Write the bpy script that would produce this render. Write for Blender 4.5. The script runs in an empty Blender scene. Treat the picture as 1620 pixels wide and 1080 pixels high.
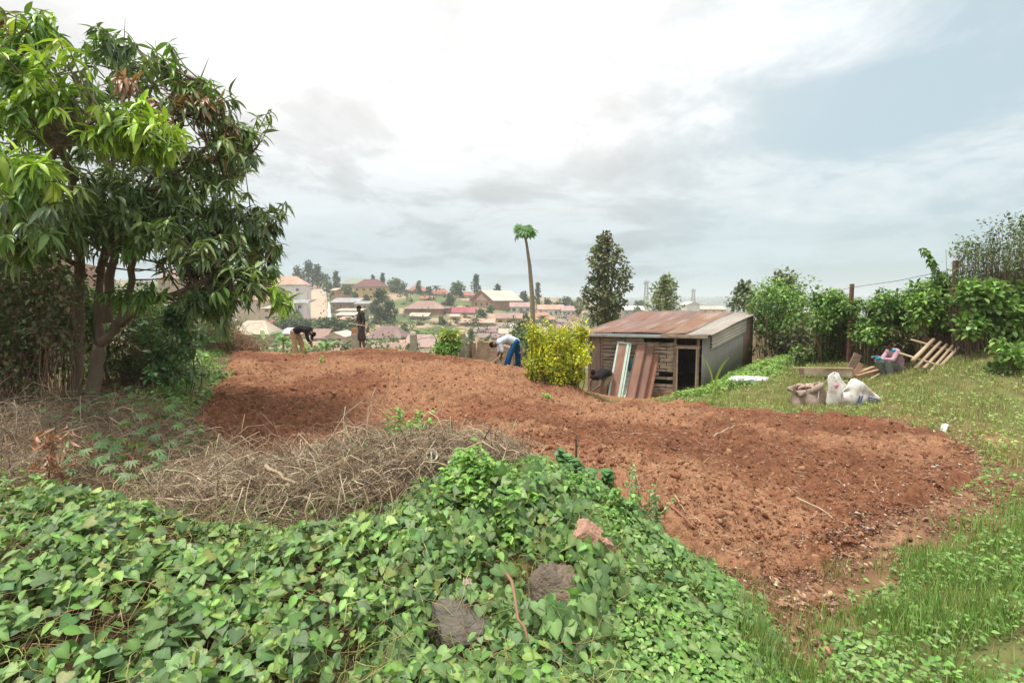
import bpy, math, random
import numpy as np
from mathutils import Vector, Matrix
random.seed(7); RNG = np.random.default_rng(11)
C = bpy.context.scene.collection
PI = math.pi
# ------------------------------------------------------------------ camera, world, sun, exposure
HC, F, HY = 2.1, 810.0, 478.0            # eye height, focal length in photo pixels, horizon row
PITCH = math.atan((540 - HY) / F)
cam_d = bpy.data.cameras.new('camera'); cam = bpy.data.objects.new('camera', cam_d); C.objects.link(cam)
cam.location = (0, 0, HC); cam.rotation_euler = (PI/2 - PITCH, 0, 0)
cam_d.sensor_width = 36; cam_d.lens = 36 * F / 1620; cam_d.clip_start = 0.05; cam_d.clip_end = 20000
sc = bpy.context.scene; sc.camera = cam
sc.view_settings.view_transform = 'Standard'; sc.view_settings.look = 'None'
sc.view_settings.exposure = 0.45; sc.view_settings.gamma = 1.0
sc.cycles.max_bounces = 6; sc.cycles.diffuse_bounces = 3; sc.cycles.transmission_bounces = 3
sc.cycles.volume_bounces = 1; sc.cycles.caustics_reflective = False; sc.cycles.caustics_refractive = False
SUN_EL, SUN_AZ = math.radians(62), math.radians(35)      # behind cloud, high, a little left of the view

class NT:                                                   # tiny node-tree helper
    def __init__(s, tree): s.t = tree; s.n = tree.nodes; s.l = tree.links
    def add(s, typ, **kw):
        n = s.n.new(typ)
        for k, v in kw.items():
            if k.startswith('i_'): n.inputs[k[2:].replace('_', ' ')].default_value = v
            else: setattr(n, k, v)
        return n
    def link(s, a, b): s.l.new(a, b)
    def math(s, op, a, b=None, c=None, clamp=False):
        n = s.n.new('ShaderNodeMath'); n.operation = op; n.use_clamp = clamp
        for i, v in enumerate((a, b, c)):
            if v is None: continue
            if hasattr(v, 'is_output'): s.l.new(v, n.inputs[i])
            else: n.inputs[i].default_value = v
        return n.outputs[0]
    def mix(s, f, a, b, mode='MIX'):
        n = s.n.new('ShaderNodeMix'); n.data_type = 'RGBA'; n.blend_type = mode
        for i, v in ((0, f), (6, a), (7, b)):
            if hasattr(v, 'is_output'): s.l.new(v, n.inputs[i])
            elif i == 0: n.inputs[0].default_value = v
            else: n.inputs[i].default_value = (*v, 1) if len(v) == 3 else v
        return n.outputs[2]
    def ramp(s, f, stops, interp='LINEAR'):
        n = s.n.new('ShaderNodeValToRGB'); n.color_ramp.interpolation = interp
        e = n.color_ramp.elements
        while len(e) < len(stops): e.new(0.5)
        for el, (p, c) in zip(e, stops):
            el.position = p; el.color = (*c, 1) if hasattr(c, '__len__') else (c, c, c, 1)
        s.l.new(f, n.inputs[0]); return n.outputs[0]

world = bpy.data.worlds.new('World'); sc.world = world; world.use_nodes = True
w = NT(world.node_tree); w.n.clear()
out = w.add('ShaderNodeOutputWorld'); bg = w.add('ShaderNodeBackground'); w.link(bg.outputs[0], out.inputs[0])
tc = w.add('ShaderNodeTexCoord'); sep = w.add('ShaderNodeSeparateXYZ'); w.link(tc.outputs['Generated'], sep.inputs[0])
sky = w.add('ShaderNodeTexSky'); sky.sky_type = 'NISHITA'; sky.sun_disc = False
sky.sun_elevation = SUN_EL; sky.sun_rotation = -SUN_AZ; sky.dust_density = 3.0
clear = w.mix(1.0, sky.outputs[0], (0.105, 0.115, 0.11), 'MULTIPLY')
zc = w.math('MAXIMUM', sep.outputs[2], 0.0)
dz = w.math('ADD', zc, 0.16)
px_ = w.math('DIVIDE', sep.outputs[0], dz); py_ = w.math('DIVIDE', sep.outputs[1], dz)
cv = w.add('ShaderNodeCombineXYZ'); w.link(px_, cv.inputs[0]); w.link(py_, cv.inputs[1])
n1 = w.add('ShaderNodeTexNoise', i_Scale=0.85, i_Detail=12.0, i_Roughness=0.60, i_Distortion=0.35); w.link(cv.outputs[0], n1.inputs['Vector'])
n2 = w.add('ShaderNodeTexNoise', i_Scale=2.1, i_Detail=8.0, i_Roughness=0.6, i_Distortion=0.6); w.link(cv.outputs[0], n2.inputs['Vector'])
# grey undersides against white cloud
shade = w.math('ADD', w.math('MULTIPLY', n1.outputs[0], 0.7), w.math('MULTIPLY', n2.outputs[0], 0.3))
elev = w.ramp(zc, [(0.0, (0.35, 0.45, 0.50)), (0.10, (0.42, 0.495, 0.53)), (0.19, (0.58, 0.62, 0.635)), (0.31, (0.76, 0.765, 0.76)), (1.0, (1.1, 1.09, 1.05))])
grey = w.ramp(shade, [(0.40, 0.78), (0.465, 0.90), (0.51, 1.06), (0.60, 1.16)])
cloud = w.mix(1.0, elev, grey, 'MULTIPLY')
# thin blue opening low on the right
dn = w.add('ShaderNodeVectorMath', operation='DOT_PRODUCT'); w.link(tc.outputs['Generated'], dn.inputs[0]); dn.inputs[1].default_value = Vector((0.66, 0.72, 0.24)).normalized()
gap = w.math('MULTIPLY', w.ramp(dn.outputs['Value'], [(0.86, 0.0), (0.99, 1.0)]), w.ramp(shade, [(0.42, 1.0), (0.60, 0.0)]))
blue = w.mix(0.35, (0.40, 0.545, 0.60), clear)
col = w.mix(w.math('MULTIPLY', gap, 0.8), cloud, blue)
w.link(col, bg.inputs[0]); bg.inputs[1].default_value = 1.0
sun_d = bpy.data.lights.new('sun', 'SUN'); sun = bpy.data.objects.new('sun', sun_d); C.objects.link(sun)
sun_d.energy = 2.8; sun_d.angle = math.radians(7); sun_d.color = (1.0, 0.95, 0.87)
sd = Vector((-math.sin(SUN_AZ) * math.cos(SUN_EL), math.cos(SUN_AZ) * -0.2 * math.cos(SUN_EL), math.sin(SUN_EL)))
sun.rotation_euler = sd.to_track_quat('Z', 'Y').to_euler()

# ------------------------------------------------------------------ helpers
CP, SP = math.cos(PITCH), math.sin(PITCH)
def at(px, py, Y):                       # photo pixel + distance ahead -> world point
    a = (px - 810) / F; b = (540 - py) / F
    dy, dz = CP + b * SP, -SP + b * CP
    k = Y / dy
    return Vector((a * k, Y, HC + dz * k))
def hash2(ix, iy, s):
    h = (ix.astype(np.int64) * 374761393 + iy.astype(np.int64) * 668265263 + s * 1442695041) & 0xffffffff
    h = ((h ^ (h >> 13)) * 1274126177) & 0xffffffff
    return ((h ^ (h >> 16)) & 0xffff) / 65535.0
def vnoise(x, y, s=0):
    x = np.asarray(x, float); y = np.asarray(y, float)
    ix = np.floor(x); iy = np.floor(y); fx = x - ix; fy = y - iy
    fx = fx * fx * fx * (fx * (fx * 6 - 15) + 10); fy = fy * fy * fy * (fy * (fy * 6 - 15) + 10)
    a = hash2(ix, iy, s); b = hash2(ix + 1, iy, s); c = hash2(ix, iy + 1, s); d = hash2(ix + 1, iy + 1, s)
    return (a * (1 - fx) + b * fx) * (1 - fy) + (c * (1 - fx) + d * fx) * fy
def fbm(x, y, o=4, s=0):
    t = 0; a = 0.5
    for i in range(o):
        t = t + a * (vnoise(x, y, s + i) - 0.5); x = x * 2.03 + 7.1; y = y * 2.03 + 3.7; a *= 0.5
    return t * 2
class TPS:
    def __init__(s, pts, scale, lam=0.0):
        P = np.array(pts, float); s.P = P[:, :2] / scale; s.k = scale; n = len(P)
        K = s.U(s.P[:, None] - s.P[None]) + lam * np.eye(n); Q = np.c_[np.ones(n), s.P]
        A = np.zeros((n + 3, n + 3)); A[:n, :n] = K; A[:n, n:] = Q; A[n:, :n] = Q.T
        s.w = np.linalg.solve(A, np.r_[P[:, 2], 0, 0, 0])
    def U(s, d):
        r2 = (d ** 2).sum(-1) + 1e-9; return 0.5 * r2 * np.log(r2)
    def __call__(s, x, y):
        sh = np.shape(x); q = np.c_[np.ravel(x), np.ravel(y)] / s.k; o = np.empty(len(q))
        for i in range(0, len(q), 20000):
            c = q[i:i + 20000]; o[i:i + 20000] = s.U(c[:, None] - s.P[None]) @ s.w[:-3] + s.w[-3] + c @ s.w[-2:]
        return o.reshape(sh)
def sstep(a, b, x):
    t = np.clip((x - a) / (b - a), 0, 1); return t * t * (3 - 2 * t)
NEAR = [at(*p) for p in [
    (380,557,20),(480,563,19),(570,557,20),(700,566,18),(815,586,16),(900,612,14.2),(950,640,13.4),(1050,636,12.8),(1400,660,10),(1550,708,7.9),
    (1600,775,6),(1240,935,3.8),(1100,760,5.9),(800,700,7.3),(600,640,10.2),(300,740,6.3),(280,650,9),(350,600,12.5),(1300,760,6.2),
    (130,640,9),(60,700,7.2),(200,600,11.5),(300,560,15.5),(0,560,13),(0,640,9.5),
    (760,1080,2.35),(760,1300,1.75),(450,1080,2.25),(150,1080,2.15),(-300,1080,2.1),(700,930,2.95),(750,775,3.7),(560,855,3.4),(400,880,3.2),(100,900,2.75),(100,810,4.0),(-200,800,4.2),
    (300,790,4.5),(880,825,3.5),(940,950,2.95),(1010,960,2.85),(1150,1020,2.7),(1500,1000,3.0),(1620,850,4.4),(1300,1080,2.5),(1800,1000,3.0),(1900,800,5.2),
    (1500,620,11),(1285,642,13),(1620,640,10),(1405,596,14.7),(1300,570,17.5),(1250,600,15.5),(1500,572,13.4),(1620,550,12),(1800,540,12),(1700,620,10.5),
    (1150,612,16),(1000,632,17.2),(940,628,17.2),(930,627,18.5)]]
NEAR += [Vector(p) for p in [(0,0,.45),(-3,0,.45),(3,0,.4),(0,-6,.4),(-8,-4,.6),(8,-4,.5),(6,22,-1.2),(9,24,-1.0),(3,24,-1.2),(-3,23,-.6),(-9,23,-.5),(-16,20,.8),(-16,10,1.0),(12,22,-.3),(20,18,2.0),(18,10,1.8)]]
HN = TPS([tuple(p) for p in NEAR], 5.0, 0.004)
FARP = [tuple(at(*p)) for p in [(504,511,196),(503,495,222),(502,478,246),(504,466,276),(505,457,303),(475,478,246),(530,478,246),(535,466,276),(475,466,276),(540,556,95),(300,556,95),(850,553,95),(460,545,118),(620,548,118),(800,540,125),(560,530,142),(700,532,142),(900,520,150),(500,512,178),
    (700,510,180),(800,508,185),(650,500,195),(500,478,245),(500,458,300),(720,490,220),(760,485,235),(590,472,260),(700,470,270),(800,492,230),(870,500,215),(420,480,240),(380,455,300),(200,450,300),
    (300,500,200),(100,500,200),(1000,520,200),(1200,520,200),(900,492,300),(1000,500,330),(640,463,300),(580,455,310),(760,474,290)]]
FARP += [(-400,300,22),(-160,330,14),(-60,345,9),(10,340,5),(60,350,0),(140,380,-8),(300,380,-14),(-200,700,-20),(0,700,-32),(300,700,-30),(-500,700,-10),(700,700,-25),(0,45,-4.5),(-30,45,-4.5),(30,45,-4.5),(60,60,-5),(-60,60,-4),(0,70,-6.2),(45,90,-7)]
HF = TPS(FARP, 100.0, 0.0008)
def H(x, y):
    x = np.asarray(x, float); y = np.asarray(y, float)
    r = np.hypot(x, y)
    cx = np.clip(x, -22, 26); cy = np.clip(y, -8, 26)
    zn = HN(cx, cy)
    zf = HF(np.clip(x, -500, 700), np.clip(y, 30, 700))
    far = -30 + 44 * sstep(1500, 3300, r) + 9 * fbm(x / 700, y / 700, 3, 5) * sstep(800, 1500, r)
    zf = zf + (far - zf) * sstep(520, 800, r)
    back = sstep(10, -30, y)
    zf = zf * (1 - back) + 0.5 * back
    t = sstep(24.5, 42, np.maximum(r * 0.98, y + 2))
    return zn * (1 - t) + zf * t
def h1(x, y): return float(H(np.array([x]), np.array([y]))[0])
def ground_at(px, Y): x = (px - 810) / F * Y; return Vector((x, Y, h1(x, Y)))

def npmesh(name, V, faces, mat=None, parent=None, cols=None, smooth=False, origin=None):
    me = bpy.data.meshes.new(name); V = np.asarray(V, np.float32).reshape(-1, 3)
    if origin is not None: V = V - np.array(origin, np.float32)
    faces = [np.asarray(f, np.int32) for f in faces if len(f)]
    nl = sum(f.size for f in faces); nf = sum(len(f) for f in faces)
    me.vertices.add(len(V)); me.vertices.foreach_set('co', V.ravel())
    me.loops.add(nl); me.loops.foreach_set('vertex_index', np.concatenate([f.ravel() for f in faces]))
    me.polygons.add(nf); tot = np.concatenate([np.full(len(f), f.shape[1]) for f in faces]).astype(np.int32)
    me.polygons.foreach_set('loop_start', np.r_[0, np.cumsum(tot)[:-1]].astype(np.int32)); me.polygons.foreach_set('loop_total', tot)
    if smooth: me.polygons.foreach_set('use_smooth', np.ones(nf, bool))
    if cols is not None:
        a = me.color_attributes.new('Col', 'FLOAT_COLOR', 'POINT')
        a.data.foreach_set('color', np.c_[np.asarray(cols, np.float32), np.ones(len(V), np.float32)].ravel())
    me.update(calc_edges=True); me.validate()
    if mat: me.materials.append(mat)
    o = bpy.data.objects.new(name, me); C.objects.link(o)
    if origin is not None and parent is None: o.location = origin
    if parent: o.parent = parent
    return o
def norm(a): return a / np.maximum(np.linalg.norm(a, axis=-1, keepdims=True), 1e-9)
def frames(zdir, spin=None):             # orthonormal frames with local z = zdir, spun
    z = norm(np.asarray(zdir, float)); n = len(z)
    ref = np.where(np.abs(z[:, 2:3]) > 0.95, np.array([[1., 0, 0]]), np.array([[0, 0, 1.]]))
    x = norm(np.cross(ref, z)); y = np.cross(z, x)
    if spin is None: spin = RNG.uniform(0, 2 * PI, n)
    c, s = np.cos(spin)[:, None], np.sin(spin)[:, None]
    return x * c + y * s, y * c - x * s, z
def stamp(T, P, X, Y, Z, S):             # place template T=(verts, [faces]) at each P
    tv, tf = T; tv = np.asarray(tv, float); S = np.asarray(S, float)
    if S.ndim == 1: S = S[:, None]
    L = tv[None] * (S[:, None, :] if S.shape[1] == 3 else S[:, :, None])
    V = P[:, None] + L[..., 0:1] * X[:, None] + L[..., 1:2] * Y[:, None] + L[..., 2:3] * Z[:, None]
    off = (np.arange(len(P)) * len(tv))[:, None, None]
    return V.reshape(-1, 3), [(np.asarray(f)[None] + off).reshape(-1, np.asarray(f).shape[1]) for f in tf]
def merge(items):                        # [(V, [faces], cols)]
    Vs, Fs, Cs, n = [], {}, [], 0
    for V, fs, c in items:
        Vs.append(V); Cs.append(c)
        for f in fs: Fs.setdefault(f.shape[1], []).append(f + n)
        n += len(V)
    return np.concatenate(Vs), [np.concatenate(f) for f in Fs.values()], (np.concatenate(Cs) if Cs[0] is not None else None)
def jitter(col, n, amt=0.25, hue=0.12):
    c = np.array(col, float); c = c[RNG.integers(0, len(c), n)] if c.ndim == 2 else np.tile(c, (n, 1))
    return np.clip(c * RNG.uniform(1 - amt, 1 + amt, (n, 1)) * RNG.uniform(1 - hue, 1 + hue, (n, 3)), 0.004, 0.9)
# leaf templates: along +x, face up +z, length 1
def t_strip(prof, curve=0.0, fold=0.15):
    v = []; f = []
    for i, (x, wd) in enumerate(prof):
        z = -curve * x * x
        v += [(x, -wd, z + wd * fold), (x, 0, z), (x, wd, z + wd * fold)]
        if i: a = 3 * i - 3; f += [(a, a + 3, a + 4, a + 1), (a + 1, a + 4, a + 5, a + 2)]
    return (v, [np.array(f)])
LANCE = t_strip([(0, .006), (.16, .07), (.38, .115), (.62, .105), (.84, .055), (1, .004)], 0.45, .5)
OVATE = t_strip([(0, .02), (.25, .26), (.55, .27), (.82, .13), (1, .01)], 0.2, .35)
OVAL2 = t_strip([(0, .03), (.4, .3), (1, .02)], 0.15, .4)
BLADE = t_strip([(0, .022), (.35, .02), (.7, .013), (1, .002)], 0.55, .5)
def t_heart():
    o = [(0.06, 0), (-.10, .17), (-.10, .36), (.06, .47), (.28, .46), (.52, .34), (.76, .17), (1.0, 0)]
    v = [(x, 0, -.14 * x * x) for x in (0.06, .3, .55, .78, 1.0)]
    L = [(x, y, .16 * y - .14 * x * x - .30 * y * y) for x, y in o[1:-1]]; n = len(v)
    v2 = v + L + [(x, -y, z) for x, y, z in L]
    A = [5, 6, 7, 8, 9, 10]; Bq = [11, 12, 13, 14, 15, 16]
    f = [(0, 7 - 0 - 0, 6, 5)]
    q = [(0, 1, 8, 7), (1, 2, 9, 8), (2, 3, 10, 9), (0, 7, 6, 5)]
    q2 = [(1, 0, 13, 14), (2, 1, 14, 15), (3, 2, 15, 16), (0, 11, 12, 13)]
    t = [(3, 4, 10), (4, 3, 16)]
    return (v2, [np.array(q + q2), np.array(t)])
HEART = t_heart()
def t_palm(k=7, spread=2.4, wd=.09):
    v = []; f = []
    for j in range(k):
        a = -spread / 2 * 1.15 + spread * 1.15 * j / (k - 1); L = 1 - .35 * abs(a) / spread * 1.6
        b = len(v)
        for i, (x, ww) in enumerate([(0.02, .01), (.35, wd * .8), (.65, wd), (1, .006)]):
            z = -.28 * (x * L) ** 2 + .05
            for s in (-1, 0, 1):
                X = x * L; Yy = s * ww
                v.append((X * math.cos(a) - Yy * math.sin(a), X * math.sin(a) + Yy * math.cos(a), z + abs(s) * ww * .3))
            if i: c = b + 3 * i - 3; f += [(c, c + 3, c + 4, c + 1), (c + 1, c + 4, c + 5, c + 2)]
    return (v, [np.array(f)])
PALMATE = t_palm()
CLUMP = (lambda r: ([tuple(p) for p in r.normal(0, .5, (21, 3))], [np.arange(21).reshape(7, 3)]))(np.random.default_rng(3))
QUADL = ([(0, -.3, 0), (.5, -.34, .1), (1, 0, 0), (.5, .34, .1), (0, .3, 0)], [np.array([[0, 1, 3, 4]]), np.array([[1, 2, 3]])])

def obj_tag(o, label=None, cat=None, group=None, kind=None):
    if label: o['label'] = label
    if cat: o['category'] = cat
    if group: o['group'] = group
    if kind: o['kind'] = kind
    return o
def empty(name, loc, label, cat, group=None, rz=0):
    o = bpy.data.objects.new(name, None); C.objects.link(o); o.location = loc; o.rotation_euler = (0, 0, rz)
    o.empty_display_size = 0.2
    return obj_tag(o, label, cat, group)

class MB:                                # collects solids, builds one mesh
    def __init__(s): s.v = []; s.f = []; s.c = []
    def add(s, v, f, c=None):
        n = len(s.v); s.v += [tuple(p) for p in v]; s.f += [tuple(i + n for i in q) for q in f]
        s.c += [c or (1, 1, 1)] * len(v); return s
    def box(s, c, d, M=None, col=None, rz=0, taper=1.0):
        v = []
        for z in (-.5, .5):
            k = taper if z > 0 else 1
            for x, y in ((-.5, -.5), (.5, -.5), (.5, .5), (-.5, .5)): v.append(Vector((x * d[0] * k, y * d[1] * k, z * d[2])))
        R = M if M is not None else Matrix.Rotation(rz, 3, 'Z')
        v = [R @ p + Vector(c) for p in v]
        return s.add(v, [(0, 3, 2, 1), (4, 5, 6, 7), (0, 1, 5, 4), (1, 2, 6, 5), (2, 3, 7, 6), (3, 0, 4, 7)], col)
    def beam(s, a, b, wd, th, up=(0, 0, 1), col=None):
        a, b = Vector(a), Vector(b); z = (b - a); L = z.length; z = z.normalized()
        u = Vector(up); x = u.cross(z)
        if x.length < 1e-4: x = Vector((1, 0, 0)).cross(z)
        x.normalize(); y = z.cross(x)
        return s.box((a + b) / 2, (wd, th, L), Matrix((x, y, z)).transposed(), col)
    def tube(s, pts, radii, n=8, col=None, cap=True):
        pts = [Vector(p) for p in pts]
        if not hasattr(radii, '__len__'): radii = [radii] * len(pts)
        v = []; f = []; px = None
        for i, p in enumerate(pts):
            t = (pts[min(i + 1, len(pts) - 1)] - pts[max(i - 1, 0)]).normalized()
            if px is None: px = t.orthogonal().normalized()
            px = (px - t * px.dot(t)).normalized(); py = t.cross(px)
            for k in range(n):
                a = 2 * PI * k / n; v.append(p + (px * math.cos(a) + py * math.sin(a)) * radii[i])
            if i:
                for k in range(n): f.append(((i-1)*n+k, (i-1)*n+(k+1)%n, i*n+(k+1)%n, i*n+k))
        if cap: f += [tuple(range(n))[::-1], tuple((len(pts)-1)*n + k for k in range(n))]
        return s.add(v, f, col)
    def ball(s, c, r, n=10, m=7, M=None, col=None):
        r = Vector(r) if hasattr(r, '__len__') else Vector((r, r, r)); v = []; f = []
        for i in range(1, m):
            t = PI * i / m
            for k in range(n):
                a = 2 * PI * k / n; v.append(Vector((r.x*math.sin(t)*math.cos(a), r.y*math.sin(t)*math.sin(a), r.z*math.cos(t))))
        for i in range(m - 2):
            for k in range(n): f.append((i*n+k, (i+1)*n+k, (i+1)*n+(k+1)%n, i*n+(k+1)%n))
        v += [Vector((0, 0, r.z)), Vector((0, 0, -r.z))]; a, b = len(v)-2, len(v)-1
        f += [(a, k, (k+1)%n) for k in range(n)] + [(b, (m-2)*n+(k+1)%n, (m-2)*n+k) for k in range(n)]
        if M is not None: v = [M @ p for p in v]
        return s.add([p + Vector(c) for p in v], f, col)
    def slab(s, v, polys, th, col=None):     # thick sheet from top polygons
        n = len(v); V = list(v) + [(p[0], p[1], p[2] - th) for p in v]; f = [tuple(q) for q in polys] + [tuple(i + n for i in reversed(q)) for q in polys]
        ed = {}
        for q in polys:
            for a, b in zip(q, q[1:] + q[:1]): ed[(a, b)] = 1
        for (a, b) in ed:
            if (b, a) not in ed: f.append((b, a, a + n, b + n))
        return s.add(V, f, col)
    def build(s, name, mat, parent=None, smooth=False, bevel=0, origin=None, cols=False):
        me = bpy.data.meshes.new(name)
        O = Vector(origin) if origin is not None else Vector((0, 0, 0))
        me.from_pydata([Vector(p) - O for p in s.v], [], s.f)
        if cols:
            a = me.color_attributes.new('Col', 'FLOAT_COLOR', 'POINT'); a.data.foreach_set('color', [x for c in s.c for x in (*c, 1)])
        me.validate(); me.update()
        if mat: me.materials.append(mat)
        if smooth: me.polygons.foreach_set('use_smooth', [True] * len(me.polygons))
        o = bpy.data.objects.new(name, me); C.objects.link(o)
        if parent: o.parent = parent
        elif origin is not None: o.location = O
        if bevel:
            b = o.modifiers.new('bevel', 'BEVEL'); b.width = bevel; b.segments = 2; b.limit_method = 'ANGLE'
        return o

# ------------------------------------------------------------------ materials
MATS = {}
def mat(name, col=(.5,.5,.5), rough=.8, var=.25, scale=3.0, bump=.2, bscale=20.0, spec=.3, col2=None, stretch=(1,1,1), attr=False, transl=0, metal=0, wave=None, bdist=.02, stain=None):
    if name in MATS: return MATS[name]
    m = bpy.data.materials.new(name); m.use_nodes = True; t = NT(m.node_tree); t.n.clear()
    o = t.add('ShaderNodeOutputMaterial'); p = t.add('ShaderNodeBsdfPrincipled')
    p.inputs['Roughness'].default_value = rough; p.inputs['Specular IOR Level'].default_value = spec; p.inputs['Metallic'].default_value = metal
    tc = t.add('ShaderNodeTexCoord'); mp = t.add('ShaderNodeMapping'); mp.inputs['Scale'].default_value = stretch
    t.link(tc.outputs['Object'], mp.inputs[0]); vec = mp.outputs[0]
    n = t.add('ShaderNodeTexNoise', i_Scale=scale, i_Detail=6.0, i_Roughness=.6); t.link(vec, n.inputs['Vector'])
    if attr:
        a = t.add('ShaderNodeAttribute'); a.attribute_name = 'Col'; base = a.outputs['Color']
        if not hasattr(attr, '__len__'): pass
    else: base = None
    f = t.ramp(n.outputs[0], [(.3, 0.0), (.7, 1.0)])
    c1 = tuple(x * (1 - var) for x in col); c2 = col2 or tuple(min(1, x * (1 + var)) for x in col)
    if base is None: c = t.mix(f, c1, c2)
    else: c = t.mix(1.0, base, t.mix(f, (1 - var,) * 3, (1 + var,) * 3), 'MULTIPLY')
    if stain:
        n3 = t.add('ShaderNodeTexNoise', i_Scale=scale * .35, i_Detail=5.0, i_Roughness=.7); t.link(vec, n3.inputs['Vector'])
        c = t.mix(t.ramp(n3.outputs[0], [(.5, 0.0), (.66, 1.0)]), c, stain)
    t.link(c, p.inputs['Base Color'])
    if bump:
        n2 = t.add('ShaderNodeTexNoise', i_Scale=bscale, i_Detail=5.0); t.link(vec, n2.inputs['Vector']); hgt = n2.outputs[0]
        if wave:
            wv = t.add('ShaderNodeTexWave', wave_type='BANDS', bands_direction=wave[0]); wv.inputs['Scale'].default_value = wave[1]; t.link(tc.outputs['Object'], wv.inputs[0])
            hgt = t.math('ADD', t.math('MULTIPLY', wv.outputs[1], wave[2]), t.math('MULTIPLY', hgt, .3))
        b = t.add('ShaderNodeBump'); b.inputs['Strength'].default_value = bump; b.inputs['Distance'].default_value = bdist
        t.link(hgt, b.inputs['Height']); t.link(b.outputs[0], p.inputs['Normal'])
    sh = p.outputs[0]
    if transl:
        tr = t.add('ShaderNodeBsdfTranslucent'); t.link(t.mix(1.0, c, (1.25, 1.35, .6), 'MULTIPLY'), tr.inputs[0])
        mx = t.add('ShaderNodeMixShader'); mx.inputs[0].default_value = transl; t.link(sh, mx.inputs[1]); t.link(tr.outputs[0], mx.inputs[2]); sh = mx.outputs[0]
    t.link(sh, o.inputs[0]); MATS[name] = m; return m
LEAF = mat('leaf', attr=True, rough=.45, var=.15, scale=9, bump=.12, bscale=60, spec=.4, transl=.22)
LEAFM = mat('glossy_leaf', attr=True, rough=.36, var=.12, scale=9, bump=.1, bscale=50, spec=.45, transl=.2)
FARLEAF = mat('distant_foliage', attr=True, rough=.7, var=.2, scale=.6, bump=0, spec=.15, transl=.12)
DRY = mat('dry_stem', attr=True, rough=.85, var=.25, scale=14, bump=.2, bscale=80, spec=.15)
BARK = mat('bark', (.22,.165,.125), .9, .35, 6, .9, 26, .15, stretch=(1,1,.25), bdist=.03, stain=(.22,.18,.13))
BARKG = mat('grey_bark', (.2,.17,.14), .9, .3, 6, .6, 30, .15, stretch=(1,1,.3))
# ------------------------------------------------------------------ ground
def poly_sd(x, y, P):                     # >0 inside
    P = np.asarray(P); sh = x.shape; x = x.ravel(); y = y.ravel(); d = np.full(len(x), 1e9); ins = np.zeros(len(x), bool)
    for (ax, ay), (bx, by) in zip(P, np.roll(P, -1, 0)):
        ex, ey = bx - ax, by - ay; t = np.clip(((x - ax) * ex + (y - ay) * ey) / (ex * ex + ey * ey), 0, 1)
        d = np.minimum(d, np.hypot(x - ax - t * ex, y - ay - t * ey))
        c = ((ay > y) != (by > y)) & (x < (bx - ax) * (y - ay) / (by - ay + 1e-12) + ax); ins ^= c
    return np.where(ins, d, -d).reshape(sh)
def W(*l): return [at(*p).xy[:] for p in l]
SOIL = W((372,557,20.6),(500,557,20.8),(620,557,20.8),(710,560,20.2),(790,572,18.4),(850,590,16.4),(895,610,14.4),(960,626,13.8),(1050,634,12.8),(1200,644,11.6),(1330,653,10.7),(1410,661,9.9),
    (1500,686,8.7),(1566,710,7.6),(1570,750,6.4),(1490,815,5.15),(1400,865,4.5),(1340,920,4.0),(1235,965,3.62),(1120,945,3.75),(1045,900,4.05),(995,845,4.5),(920,785,5.2),
    (760,735,6.1),(600,730,6.2),(430,730,6.3),(250,762,6.0),(262,700,7.2),(288,655,8.6),(318,610,11),(345,590,13.5),(362,566,18))
PATH = W((1560,700,8.6),(1590,745,7.2),(1610,800,5.6),(1540,840,4.8),(1440,870,4.35),(1360,940,3.7),(1300,1010,3.1),(1260,1090,2.6),(1200,1090,2.6),(1190,985,3.35),(1150,940,3.8),(1250,900,4.2),(1400,800,5.4),(1500,740,6.8))
YARD = W((890,640,14.6),(1010,642,13.4),(1062,628,15.4),(1120,600,17.6),(930,620,20.5),(880,612,19.5))
def zone(x, y):
    r = np.hypot(x, y); n = fbm(x * .9, y * .9, 4, 3); n2 = fbm(x * 3, y * 3, 4, 9)
    earth = np.array([.22,.115,.068]); green = np.array([.15,.17,.06]); dark = np.array([.085,.055,.033]); litter = np.array([.17,.12,.075])
    g = np.clip(.45 + n * 1.3 + n2 * .9, 0, 1)[..., None]
    c = green * g + (green * .55 + earth * .45) * (1 - g)
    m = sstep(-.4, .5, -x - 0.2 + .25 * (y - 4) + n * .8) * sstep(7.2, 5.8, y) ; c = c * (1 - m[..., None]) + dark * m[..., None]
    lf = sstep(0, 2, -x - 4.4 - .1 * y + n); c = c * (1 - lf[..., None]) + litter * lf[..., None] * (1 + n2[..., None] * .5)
    p = sstep(-.9, .1, poly_sd(x, y, SOIL) + .5 * n2) * sstep(-3.2, -1.5, x); c = c * (1 - p[..., None]) + earth * np.array([1.0,1.0,1.0]) * (1 + .5 * n2[..., None]) * p[..., None]
    p = sstep(-.25, .25, poly_sd(x, y, PATH) + .35 * n2); c = c * (1 - p[..., None]) + earth * np.array([1.15,1.2,1.25]) * (1 + .5 * n2[..., None] + .4 * fbm(x * 11, y * 11, 2, 12)[..., None]) * p[..., None]
    p = sstep(-.3, .6, poly_sd(x, y, YARD) + .3 * n2); c = c * (1 - p[..., None]) + np.array([.33,.17,.09]) * p[..., None]
    # opposite hillside: gardens, bare earth, then far green country
    k = fbm(x / 22, y / 22, 4, 21); k2 = fbm(x / 7, y / 7, 3, 31)
    far = np.array([.13,.16,.07]) * (1 + .5 * k2[..., None]); bare = np.array([.36,.27,.185]) * (1 + .3 * k2[..., None])
    b = sstep(-.12, .15, k + .35 * k2)[..., None]; fc = far * (1 - b) + bare * b
    v = sstep(500, 900, r)[..., None]; fc = fc * (1 - v) + np.array([.075,.11,.06]) * v
    t = sstep(23, 34, r)[..., None]; return np.clip(c * (1 - t) + fc * t, .01, .8)
ang = np.r_[np.linspace(-PI, -1.05, 60)[:-1], np.linspace(-1.05, 1.05, 560), np.linspace(1.05, PI, 60)[1:]]
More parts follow.
